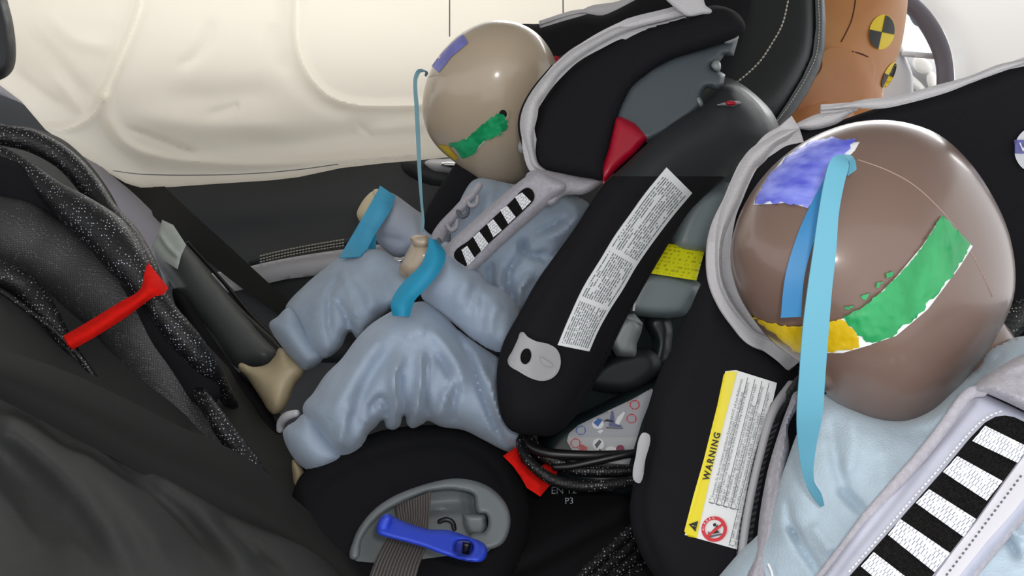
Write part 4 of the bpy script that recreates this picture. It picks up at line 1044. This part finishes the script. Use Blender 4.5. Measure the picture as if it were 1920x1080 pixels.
cuff1 = pad('trouser_cuff', [(570, 776), (553, 790), (537, 800), (530, 812), (540, 842), (560, 870), (590, 887), (613, 883), (642, 860), (634, 842), (608, 812), (590, 786)], [(540, 820, 0.955), (630, 855, 0.938)], M_PJ, nl, T=0.036, r=50, thick=0.03, res=4, back_round=True, soften=4)
ff = pad('trouser_leg', [(637, 483), (600, 510), (573, 533), (537, 572), (538, 590), (557, 617), (583, 657), (603, 672), (620, 668), (640, 650), (656, 622), (670, 634), (693, 615), (722, 588), (765, 570), (790, 540), (780, 505), (747, 490), (715, 470), (687, 468), (665, 478)],
    [(560, 600, 1.12), (700, 530, 1.11), (780, 540, 1.08)], M_PJ, fd, T=0.05, r=56, thick=0.05, res=4.5, soften=5, noise_amp=0.002, noise_px=50,
    folds=[([(622, 640), (616, 590), (620, 550), (640, 505)], -0.009, 5), ([(630, 558), (645, 585), (658, 618)], -0.010, 4), ([(600, 560), (590, 600)], 0.004, 12), ([(660, 510), (690, 550), (700, 590)], 0.007, 14), ([(680, 500), (720, 530), (735, 565)], -0.006, 12), ([(640, 500), (660, 560), (672, 600)], 0.005, 8)])
pad('trouser_cuff', [(540, 577), (520, 594), (505, 606), (509, 622), (527, 648), (553, 678), (574, 694), (610, 666), (594, 652), (568, 612), (553, 588)], [(510, 615, 1.10), (600, 670, 1.08)], M_PJ, ff, T=0.034, r=46, thick=0.03, res=4, back_round=True, soften=4)
pad('foot', [(447, 683), (475, 688), (500, 683), (515, 668), (525, 652), (550, 668), (572, 690), (552, 725), (540, 755), (528, 772), (510, 776), (488, 745), (465, 710)], [(460, 690, 1.13), (560, 690, 1.11), (520, 770, 1.10)], M_SKIN2, fd, T=0.03, r=40, thick=0.04, res=4, soften=4)
pad('foot', [(548, 862), (556, 866), (570, 884), (566, 900), (556, 920), (550, 900)], 0.985, M_SKIN2, fd, T=0.012, r=12, thick=0.03, res=3)
limb('ankle_ring', [(525, 806, 0.99, 0.004), (528, 792, 0.985, 0.005), (540, 780, 0.975, 0.005), (556, 775, 0.97, 0.004)], M_SILVER, fd, seg=10)

patch('hanging_string', [(797, 140, 1.055), (798, 132, 1.03), (790, 129, 1.015), (781, 132, 1.01), (775, 150, 1.01), (777, 200, 1.01), (780, 260, 1.01), (783, 320, 1.01), (788, 380, 1.005), (791, 415, 1.0), (788, 432, 1.0)],
      [(800, 143, 1.055), (803, 135, 1.03), (793, 134, 1.015), (788, 136, 1.01), (782, 152, 1.01), (785, 200, 1.01), (788, 260, 1.01), (790, 320, 1.01), (793, 380, 1.005), (796, 415, 1.0), (794, 434, 1.0)], M_STRING, thick=0.0012, n=70, k=4,
      label='thin grey teal ribbon hanging from the beige dummy forehead', cat='ribbon')

# ================================================================== CABLES AND STRAP BETWEEN THE SEATS
pad('red_strap', [(943, 855), (957, 845), (971, 836), (978, 866), (1000, 880), (1022, 870), (1046, 880), (1041, 900), (1030, 911), (1013, 931), (988, 915), (978, 897), (962, 874)], [(950, 850, 0.925), (1040, 890, 0.925), (1000, 925, 0.90)], M_RED, T=0.004, r=8, thick=0.003, res=4, smooth=False,
    label='short red hook and loop strap holding the cables beside the far seat cushion', cat='strap', folds=[([(970, 880), (1000, 900), (1020, 915)], 0.004, 6)])
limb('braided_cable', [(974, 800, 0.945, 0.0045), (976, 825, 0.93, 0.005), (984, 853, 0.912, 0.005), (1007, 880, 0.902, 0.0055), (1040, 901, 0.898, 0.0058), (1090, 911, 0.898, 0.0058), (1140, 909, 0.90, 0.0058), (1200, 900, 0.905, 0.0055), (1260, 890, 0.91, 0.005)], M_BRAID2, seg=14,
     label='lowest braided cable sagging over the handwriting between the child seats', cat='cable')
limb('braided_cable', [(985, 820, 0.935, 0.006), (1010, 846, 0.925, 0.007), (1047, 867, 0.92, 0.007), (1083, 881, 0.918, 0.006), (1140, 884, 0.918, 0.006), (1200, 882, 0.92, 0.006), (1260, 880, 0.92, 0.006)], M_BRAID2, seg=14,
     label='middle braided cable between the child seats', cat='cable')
limb('black_cable', [(978, 812, 0.935, 0.005), (992, 836, 0.925, 0.0055), (1025, 849, 0.918, 0.0055), (1075, 853, 0.915, 0.005), (1130, 853, 0.915, 0.0045), (1200, 850, 0.92, 0.0045), (1260, 846, 0.92, 0.0045)], M_CABLE, seg=14, label='uppermost smooth black cable crossing the pictogram sticker', cat='cable')
limb('black_cable', [(1040, 876, 0.915, 0.004), (1070, 874, 0.912, 0.004), (1110, 866, 0.91, 0.004), (1170, 853, 0.91, 0.004), (1230, 842, 0.915, 0.004)], M_CABLE, seg=12, label='slanting smooth black cable below the pictogram sticker', cat='cable')
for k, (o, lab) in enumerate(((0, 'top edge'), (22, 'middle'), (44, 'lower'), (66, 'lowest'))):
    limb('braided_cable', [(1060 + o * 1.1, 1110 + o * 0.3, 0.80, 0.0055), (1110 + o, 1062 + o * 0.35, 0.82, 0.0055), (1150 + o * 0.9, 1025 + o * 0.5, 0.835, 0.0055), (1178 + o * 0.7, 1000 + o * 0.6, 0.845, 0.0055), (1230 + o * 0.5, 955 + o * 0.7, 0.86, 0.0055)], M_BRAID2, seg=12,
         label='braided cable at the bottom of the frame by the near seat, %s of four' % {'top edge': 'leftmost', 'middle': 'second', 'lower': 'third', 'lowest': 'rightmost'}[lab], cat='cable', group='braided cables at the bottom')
write('handwriting', [('EN 12', (1033, 926), 19, (1, -0.02), None), ('P3', (1059, 945), 17, (1, -0.05), None)], bcush, M_PEN, bench, off=0.0012)

# ================================================================== NEAR CHILD SEAT
ns = thing('child_restraint', 'black rear facing child seat with yellow warning label, holding the brown headed dummy', 'child seat', (1500, 1200, 0.75))
back = pad('head_rest_lining', [(1350, 470), (1372, 360), (1410, 290), (1480, 246), (1560, 230), (1640, 204), (1700, 186), (1770, 166), (1830, 146), (1920, 112), (2060, 56), (2060, 900), (1900, 900), (1560, 780), (1440, 640), (1390, 590)],
    [(1380, 450, 0.78), (1600, 240, 0.76), (1900, 150, 0.74), (1900, 600, 0.80), (1600, 500, 0.82)], M_BLACKFAB, ns, T=0.02, r=40, thick=0.06, res=9)
side = pad('side_wing', [(1348, 490), (1322, 518), (1290, 588), (1262, 650), (1238, 695), (1216, 760), (1202, 830), (1187, 910), (1181, 960), (1190, 1010), (1213, 1060), (1240, 1100), (1260, 1160), (1560, 1160), (1560, 760), (1500, 690), (1440, 640), (1395, 605), (1362, 560)],
    [(1340, 500, 0.775), (1200, 900, 0.765), (1240, 1080, 0.74), (1500, 700, 0.75), (1480, 1080, 0.70)], M_BLACKFAB, ns, T=0.035, r=55, thick=0.10, res=6, soften=4, folds=[([(1225, 790), (1200, 960), (1240, 1080)], -0.004, 8)])
t_out = [(1498, 239), (1467, 242), (1440, 257), (1403, 283), (1380, 320), (1362, 360), (1348, 400), (1339, 460), (1343, 527), (1363, 573), (1390, 607), (1413, 627), (1440, 640), (1477, 657), (1497, 682)]
t_in = [(1500, 241), (1480, 263), (1457, 276), (1437, 300), (1417, 320), (1400, 356), (1388, 385), (1365, 430), (1356, 470), (1358, 520), (1374, 560), (1399, 596), (1420, 621), (1450, 634), (1500, 676)]
patch('rim_piping', dl(t_out, 0.745, 0.735), dl(t_in, 0.745, 0.735), M_TRIM, ns, thick=0.012, n=80, k=8, arch=0.012)
patch('top_piping', dl([(1539, 200), (1571, 197), (1622, 186), (1681, 180), (1746, 162), (1816, 143), (1872, 121), (1930, 108), (2000, 80)], 0.735, 0.715), dl([(1540, 208), (1570, 206), (1600, 203), (1650, 204), (1698, 195), (1774, 174), (1830, 152), (1925, 118), (2000, 90)], 0.735, 0.715), M_TRIM, ns, thick=0.005, n=60, k=8, arch=0.003)
pad('piping_end', [(1484, 240), (1512, 222), (1540, 212), (1608, 203), (1590, 217), (1571, 231), (1549, 239), (1521, 244), (1498, 242)], 0.742, M_TRIM, ns, T=0.008, r=10, thick=0.012, res=3)
pad('side_tag', [(1203, 813), (1219, 818), (1210, 862), (1201, 905), (1187, 897), (1192, 855)], 0.728, M_TABGR, ns, T=0.001, r=4, thick=0.003, res=3, label='small pale grey woven tag')

# warning label
wl = conform('warning_label', [(1360, 696), (1380, 694), (1457, 718), (1440, 790), (1412, 900), (1385, 1031), (1284, 1003), (1290, 985), (1320, 880), (1345, 770)], side, M_WHITE, ns, off=0.001, thick=0.001, res=4, label='white warning label with a yellow stripe')
conform('yellow_stripe', [(1357, 702), (1364, 696), (1382, 697), (1363, 770), (1335, 880), (1306, 1009), (1290, 1006), (1283, 996), (1300, 930), (1320, 860), (1345, 760)], wl, M_YEL, wl, off=0.0006, thick=0.0006, res=3)
def wl_pt(s, t):
    """s along the label from its bottom to its top, t across from the stripe's outer edge"""
    a = np.array((1284, 1003.)); b = np.array((1385, 1031.)); c = np.array((1361, 695.)); d = np.array((1462, 719.))
    return (1 - s) * ((1 - t) * a + t * b) + s * ((1 - t) * c + t * d)
def wl_line(s, t, txt, size, length):
    p = wl_pt(s, t); q = wl_pt(min(1.0, s + 0.1), t)
    return (txt, tuple(p), size, tuple(q - p), length)
H = 320.0
write('warning_word', [wl_line(0.3455, 0.180, 'WARNING', 17, 92)], wl, M_INK, wl, off=0.0023, bold=0.03, space=1.25)
tri = [wl_pt(0.035, 0.17), wl_pt(0.10, 0.17), wl_pt(0.067, 0.02)]
conform('warning_triangle', [tuple(x) for x in tri], wl, M_INK, wl, off=0.0022, thick=0.0004, res=2)
write('exclamation', [wl_line(0.061, 0.155, '!', 11, None)], wl, M_YEL, wl, off=0.0032)
txt = ['Verwenden Sie diesen rückwärts-gerichteten Kindersitz NICHT auf dem Beifahrersitz', 'mit AIRBAG. TOD ODER SCHWERE VERLETZUNGEN können die Folge sein.',
       'DO NOT place rear facing child seat on front seat with airbag. DEATH OR SERIOUS', 'INJURY can occur.',
       'NE PAS installer de siège pour enfant tourné vers l\'arrière sur un siège avant équipé', 'd\'un coussin gonflable. RISQUE DE MORT OU DE BLESSURE GRAVE.',
       'NO INSTALAR este asiento para niños mirando hacia atrás en asientos de coche con AIRBAG frontal,', 'podría tener como consecuencia la MUERTE o HERIDAS GRAVES.',
       'NÃO utilize este assento para crianças voltado para trás sobre o assento com AIRBAG do passageiro.', 'Este procedimento poderá resultar em MORTE OU FERIMENTOS GRAVES ao lado do motorista.']
lens = [0.73, 0.66, 0.72, 0.16, 0.72, 0.60, 0.72, 0.56, 0.93, 0.80]
tl = []
for i, s in enumerate(txt):
    s0 = 0.255 if i < 8 else 0.03
    if i >= 8: s0 = 0.055
    tl.append(wl_line(s0, 0.335 + i * 0.0665, s, 7.4, lens[i] * H * (0.98 if i < 8 else 0.95)))
write('warning_text', tl, wl, M_INKGR, wl, off=0.0022, res=1)
segs = []
for i in (1, 3, 5, 7):
    t = 0.335 + i * 0.0665 + 0.012
    segs.append((tuple(wl_pt(0.22 if i < 7 else 0.01, t)), tuple(wl_pt(0.99, t))))
segs.append((tuple(wl_pt(0.225, 0.27)), tuple(wl_pt(0.225, 0.83))))
capsules('ruled_line', segs, 0.00022, M_INKGR, wl, target=wl, off=0.0002)
for i in range(5):
    c = wl_pt(0.235 if i < 4 else 0.028, 0.335 + i * 0.133 - 0.012 + (0 if i < 4 else 0.01))
    conform('language_ring', ring_px(c, 5.6, 16), wl, M_INKGR, wl, off=0.0008, thick=0.0004, res=1.2, smooth=True, holes=[ring_px(c, 4.8, 14)])
pc = np.array((1339, 992.))
conform('prohibition_sign', ring_px(pc, 24, 36), wl, M_INKRED, wl, off=0.001, thick=0.0006, res=2, smooth=True, holes=[ring_px(pc, 17.5, 30)], label='red ring with a slash over an airbag pictogram')
lt = []
for i, ch in enumerate('AIRBAG'):
    a = math.radians(178 + i * 17.5)
    x, y = pc[0] + 18.8 * math.cos(a), pc[1] + 18.8 * math.sin(a)
    tx = (-math.sin(a), math.cos(a))
    lt.append((ch, (x - tx[0] * 2.3, y - tx[1] * 2.3), 6.4, tx, None))
write('airbag_letters', lt, wl, M_WHITE, wl, off=0.0036)
conform('seat_pictogram', [(1327, 997), (1330, 997), (1332, 1004), (1352, 1000), (1354, 1003), (1330, 1008)], wl, M_INKGR, wl, off=0.0012, thick=0.0004, res=1.5)
conform('child_pictogram', [(1334, 996), (1341, 989), (1345, 984), (1349, 988), (1345, 995), (1350, 998), (1342, 1000), (1336, 1001)], wl, M_INK, wl, off=0.0014, thick=0.0004, res=1.5)
conform('child_pictogram', ring_px((1340, 984), 3.2, 14), wl, M_INK, wl, off=0.0014, thick=0.0004, res=1.2, smooth=True)
conform('slash', [(1324, 1004), (1327, 1008), (1356, 985), (1353, 981)], wl, M_INKRED, wl, off=0.002, thick=0.0004, res=1.5)

# dark mesh strap and edge-on harness pad
patch('adjuster_strap', [(1452, 756, 0.69), (1436, 800, 0.685), (1420, 860, 0.68), (1405, 930, 0.67), (1392, 1000, 0.66), (1383, 1100, 0.65)], [(1480, 735, 0.70), (1458, 800, 0.69), (1438, 860, 0.69), (1424, 930, 0.68), (1412, 1000, 0.67), (1400, 1100, 0.66)], M_MESH, ns, thick=0.003, n=50, k=5)
limb('strap_edge', [(1484, 722, 0.69, 0.004), (1450, 770, 0.68, 0.0035), (1426, 850, 0.67, 0.003), (1404, 950, 0.66, 0.003), (1391, 1040, 0.65, 0.003), (1386, 1120, 0.645, 0.003)], M_TABGR, ns, seg=8)
pad('strap_fold', [(1450, 790), (1448, 765), (1462, 738), (1485, 715), (1500, 705), (1498, 735), (1472, 770)], 0.69, M_SHEATH, ns, T=0.008, r=10, thick=0.01, res=3)
hleft = pad('harness_pad', [(1495, 733), (1478, 762), (1460, 812), (1440, 880), (1425, 960), (1416, 1030), (1395, 1085), (1370, 1140), (1440, 1140), (1448, 1060), (1462, 1018), (1484, 985), (1474, 925), (1474, 876), (1480, 841), (1478, 800), (1496, 760)],
    [(1490, 740, 0.65), (1440, 900, 0.635), (1400, 1100, 0.60), (1480, 950, 0.62)], M_GFELT, ns, T=0.018, r=20, thick=0.02, res=3.5, soften=3, folds=[([(1484, 760), (1456, 860), (1440, 960), (1420, 1080)], -0.004, 4), ([(1445, 920), (1432, 1000), (1405, 1090)], 0.004, 8), ([(1478, 955), (1462, 962), (1450, 985)], -0.006, 5)])
capsules('pad_stitch', dashes([(1441, 1058), (1446, 1070), (1450, 1085)], 3, 2), 0.0008, M_WHITE, hleft, d=0.575)

# ================================================================== NEAR DUMMY
nd = thing('child_dummy', 'brown headed child crash test dummy in pale blue fleece in the near seat', 'dummy', (1700, 1150, 0.65))
ntop = pad('pyjama_top', [(1330, 1105), (1350, 1078), (1390, 1032), (1430, 990), (1470, 880), (1500, 800), (1530, 748), (1570, 738), (1700, 780), (1790, 720), (1832, 690), (1850, 655), (1880, 640), (1925, 630), (2080, 640), (2080, 1250), (1330, 1250)],
    [(1360, 1080, 0.64), (1480, 900, 0.61), (1550, 760, 0.62), (1700, 900, 0.575), (1900, 660, 0.61), (1700, 1080, 0.545), (1920, 1000, 0.54), (1500, 1080, 0.60)], M_PJ2, nd, T=0.035, r=70, thick=0.12, res=4.5, soften=6, noise_amp=0.002, noise_px=80,
    folds=[([(1555, 760), (1565, 850), (1590, 930), (1622, 965)], -0.0045, 12), ([(1600, 760), (1600, 840), (1580, 900)], 0.0045, 18), ([(1622, 965), (1600, 940), (1570, 915)], -0.0060, 9), ([(1480, 980), (1500, 1020), (1540, 1080)], -0.0075, 9), ([(1475, 930), (1482, 985), (1500, 1015)], -0.0060, 9), ([(1520, 980), (1560, 1040)], 0.0045, 16),
           ([(1840, 690), (1860, 680), (1885, 660)], -0.0037, 9), ([(1700, 800), (1760, 780), (1810, 735)], 0.0045, 12), ([(1790, 745), (1820, 725), (1850, 700)], -0.0037, 9), ([(1640, 830), (1660, 880), (1650, 930)], 0.0030, 20), ([(1860, 1000), (1890, 1015), (1910, 1050)], -0.0075, 9), ([(1880, 980), (1905, 1000), (1930, 1010)], 0.0060, 9)])
nhead = blob('head', [(1640, 225), (1700, 230), (1760, 252), (1812, 297), (1852, 352), (1886, 420), (1902, 485), (1903, 545), (1890, 590), (1872, 626), (1850, 662), (1822, 698), (1793, 735), (1755, 776), (1705, 798), (1650, 795), (1602, 776), (1560, 748), (1528, 712), (1500, 680), (1452, 645), (1412, 598), (1382, 545), (1369, 482), (1380, 420), (1408, 362), (1450, 310), (1510, 264), (1578, 235)],
             (1640, 490), 0.60, 0.078, 0.085, M_BROWN, nd, rings=32)
capsules('mould_line', dashes([(1610, 300), (1660, 318), (1710, 345), (1760, 390), (1800, 440), (1835, 500), (1862, 560)], 10, 0.05), 0.0005, M_BROWN2, nhead, target=nhead, off=-0.0002)
limb('neck', [(1800, 640, 0.63, 0.030), (1830, 690, 0.64, 0.032), (1850, 760, 0.65, 0.035)], M_BROWN, nd, seg=18)
vt = conform('white_tape', [(1436, 340), (1470, 295), (1520, 266), (1560, 268), (1612, 266), (1603, 282), (1580, 305), (1545, 345), (1515, 390), (1480, 380), (1450, 382), (1412, 384), (1420, 365)], nhead, M_WHITE, nhead, off=0.0004, thick=0.0007, res=4)
conform('violet_paint', [(1414, 382), (1424, 358), (1440, 332), (1456, 315), (1470, 298), (1495, 280), (1520, 264), (1535, 262), (1560, 256), (1580, 262), (1606, 259), (1596, 272), (1583, 292), (1565, 318), (1545, 342), (1526, 370), (1512, 390), (1498, 382), (1484, 386), (1470, 378), (1455, 383), (1440, 376), (1428, 384)], nhead, M_PURP, nhead, off=0.0012, thick=0.001, res=4, rag=3.0, relief=0.0012, relief_px=14)
gt = conform('white_tape', [(1766, 404), (1824, 462), (1800, 500), (1740, 580), (1680, 630), (1620, 650), (1575, 600), (1620, 580), (1680, 520), (1730, 460)], nhead, M_WHITE, nhead, off=0.0004, thick=0.0007, res=4)
conform('green_paint', [(1768, 403), (1790, 425), (1820, 458), (1810, 478), (1800, 494), (1790, 514), (1772, 532), (1756, 555), (1738, 568), (1735, 580), (1722, 590), (1706, 606), (1690, 612), (1680, 628), (1664, 634), (1640, 642), (1622, 640), (1604, 624), (1590, 608), (1580, 595), (1612, 580), (1645, 555), (1672, 530), (1695, 506), (1718, 478), (1742, 442), (1750, 428)], nhead, M_GREEN, nhead, off=0.0012, thick=0.001, res=4, rag=3.0, relief=0.0014, relief_px=16)
for q in ([(1660, 515), (1675, 508), (1672, 520), (1662, 524)], [(1644, 530), (1656, 527), (1650, 538), (1643, 540)], [(1613, 555), (1632, 550), (1622, 563)], [(1580, 578), (1600, 574), (1592, 582)]):
    conform('paint_smear', q, nhead, M_GREEN, nhead, off=0.0008, thick=0.0007, res=1.8, rag=3.0)
yt = conform('white_tape', [(1580, 597), (1612, 640), (1635, 646), (1580, 662), (1545, 662), (1550, 610)], nhead, M_WHITE, nhead, off=0.0003, thick=0.0006, res=3)
conform('yellow_paint', [(1405, 588), (1425, 600), (1450, 608), (1480, 612), (1520, 612), (1556, 603), (1576, 598), (1594, 612), (1612, 635), (1612, 650), (1580, 658), (1548, 662), (1510, 655), (1494, 664), (1470, 640), (1440, 618), (1420, 604)], nhead, M_YPAINT, nhead, off=0.0012, thick=0.001, res=3.5, rag=3.0, relief=0.0014, relief_px=12)

# the near harness pad over the chest
hd = [(1620, 1000, 0.528), (1900, 780, 0.540), (1830, 1060, 0.503)]
hpad = pad('harness_pad', [(1500, 1130), (1537, 1080), (1580, 1022), (1620, 967), (1672, 908), (1723, 850), (1765, 795), (1800, 747), (1815, 733), (1835, 727), (1880, 750), (1940, 780), (2020, 830), (1950, 935), (1920, 970), (1870, 1030), (1827, 1080), (1770, 1150)],
    hd, M_GSATIN, ns, T=0.016, r=22, thick=0.02, res=5, soften=2, folds=[([(1520, 1140), (1592, 1040), (1685, 925), (1770, 818), (1822, 752)], -0.003, 4, False)])
limb('pad_binding', [(1500, 1138, 0.516, 0.0035), (1544, 1080, 0.518, 0.0035), (1588, 1022, 0.521, 0.0035), (1628, 968, 0.522, 0.0035), (1680, 908, 0.524, 0.0035), (1731, 850, 0.527, 0.0035), (1772, 797, 0.529, 0.0035), (1806, 750, 0.531, 0.0035), (1822, 736, 0.531, 0.0035), (1842, 733, 0.531, 0.0035)], M_GFELT, hpad, seg=14, flat=0.7)
limb('pad_binding', [(1960, 905, 0.511, 0.0042), (1912, 962, 0.506, 0.0042), (1862, 1022, 0.501, 0.0042), (1816, 1078, 0.498, 0.0042), (1770, 1135, 0.494, 0.0042)], M_GFELT, hpad, seg=14, flat=0.7)
conform('pale_band', [(1757, 1075), (1785, 1037), (1832, 977), (1882, 907), (1922, 852), (1935, 915), (1900, 960), (1850, 1016), (1800, 1078), (1775, 1110), (1735, 1110)], hpad, M_GBAND, hpad, off=0.001, thick=0.001, res=5)
nslot = conform('harness_window', [(1555, 1128), (1593, 1080), (1617, 1053), (1667, 997), (1717, 940), (1770, 880), (1820, 820), (1847, 792), (1867, 781), (1885, 779), (1902, 782), (1940, 800), (1940, 825), (1920, 850), (1880, 905), (1830, 975), (1783, 1035), (1753, 1073), (1710, 1128)], hpad, M_BLKSLOT, hpad, off=0.0012, thick=0.001, res=5)
for q in ([(1847, 798), (1928, 838), (1908, 868), (1823, 827)], [(1795, 855), (1880, 902), (1850, 939), (1768, 885)], [(1742, 917), (1830, 973), (1807, 1007), (1717, 943)], [(1688, 973), (1782, 1037), (1752, 1073), (1665, 1003)], [(1638, 1035), (1716, 1095), (1690, 1125), (1614, 1062)]):
    conform('reflective_patch', q, nslot, M_REFL, hpad, off=0.0012, thick=0.0012, res=4, frame=(q[3], q[2], q[0]))
capsules('pad_stitch', dashes([(1592, 1072), (1640, 1018), (1700, 948), (1760, 880), (1815, 815), (1850, 783), (1880, 770)], 4.0, 5), 0.0005, M_WHITE, hpad, target=hpad, off=0.0012, kind='stuff')
capsules('pad_stitch', dashes([(1775, 1078), (1810, 1032), (1860, 965), (1920, 885)], 2.0, 8), 0.0006, M_INKGR, hpad, target=hpad, off=0.0025, kind='stuff')
pad('shoulder_strap_cover', [(1826, 730), (1845, 708), (1880, 684), (1925, 662), (2040, 640), (2060, 830), (1960, 790), (1900, 760), (1855, 740)], [(1830, 730, 0.533), (1925, 680, 0.548), (1925, 780, 0.523)], M_GFELT, ns, T=0.016, r=20, thick=0.02, res=5, folds=[([(1850, 722), (1890, 738), (1930, 750)], 0.003, 8), ([(1845, 715), (1900, 700), (1940, 690)], -0.002, 6)])
stc = conform('round_sticker', ring_px((1942, 281), 40, 36, 1.08), back, mat('pale_sticker', (206, 208, 216), rough=0.5), ns, off=0.002, thick=0.001, res=3.5, smooth=True, label='round pale sticker with a violet band cut off by the frame')
conform('sticker_band', [(1902, 262), (1980, 262), (1980, 288), (1902, 288)], stc, mat('sticker_violet', (96, 98, 160), rough=0.5), stc, off=0.0006, thick=0.0006, res=3)
write('sticker_letter', [('V', (1911, 284), 24, (1, 0), None)], stc, M_WHITE, stc, off=0.0026)

# ribbons on the near dummy
patch('ribbon', [(1563, 300, 0.535), (1540, 345, 0.53), (1512, 400, 0.525), (1490, 455, 0.522), (1472, 520, 0.522), (1464, 596, 0.525)], [(1590, 310, 0.53), (1570, 350, 0.524), (1545, 400, 0.521), (1525, 455, 0.52), (1508, 520, 0.52), (1502, 594, 0.524)], M_RIBDK, thick=0.001, n=40, k=6,
      label='darker blue ribbon behind the long one on the brown head', cat='ribbon')
patch('ribbon', [(1606, 318, 0.512), (1604, 302, 0.508), (1596, 291, 0.503), (1577, 290, 0.497), (1560, 296, 0.493), (1548, 330, 0.490), (1535, 400, 0.487), (1525, 470, 0.486), (1514, 545, 0.486), (1505, 620, 0.488), (1499, 700, 0.493), (1494, 780, 0.502), (1497, 840, 0.515), (1508, 900, 0.53), (1530, 940, 0.543), (1538, 950, 0.548)],
      [(1590, 330, 0.514), (1593, 312, 0.509), (1592, 300, 0.504), (1590, 298, 0.497), (1592, 310, 0.493), (1583, 345, 0.490), (1573, 400, 0.487), (1568, 470, 0.486), (1560, 545, 0.486), (1554, 620, 0.488), (1548, 700, 0.493), (1542, 780, 0.502), (1530, 840, 0.515), (1526, 900, 0.53), (1540, 925, 0.543), (1546, 948, 0.548)], M_RIB, thick=0.001, n=90, k=6,
      label='long sky blue ribbon hanging from the brown dummy forehead to its chest', cat='ribbon')
# black harness clutter behind the neck
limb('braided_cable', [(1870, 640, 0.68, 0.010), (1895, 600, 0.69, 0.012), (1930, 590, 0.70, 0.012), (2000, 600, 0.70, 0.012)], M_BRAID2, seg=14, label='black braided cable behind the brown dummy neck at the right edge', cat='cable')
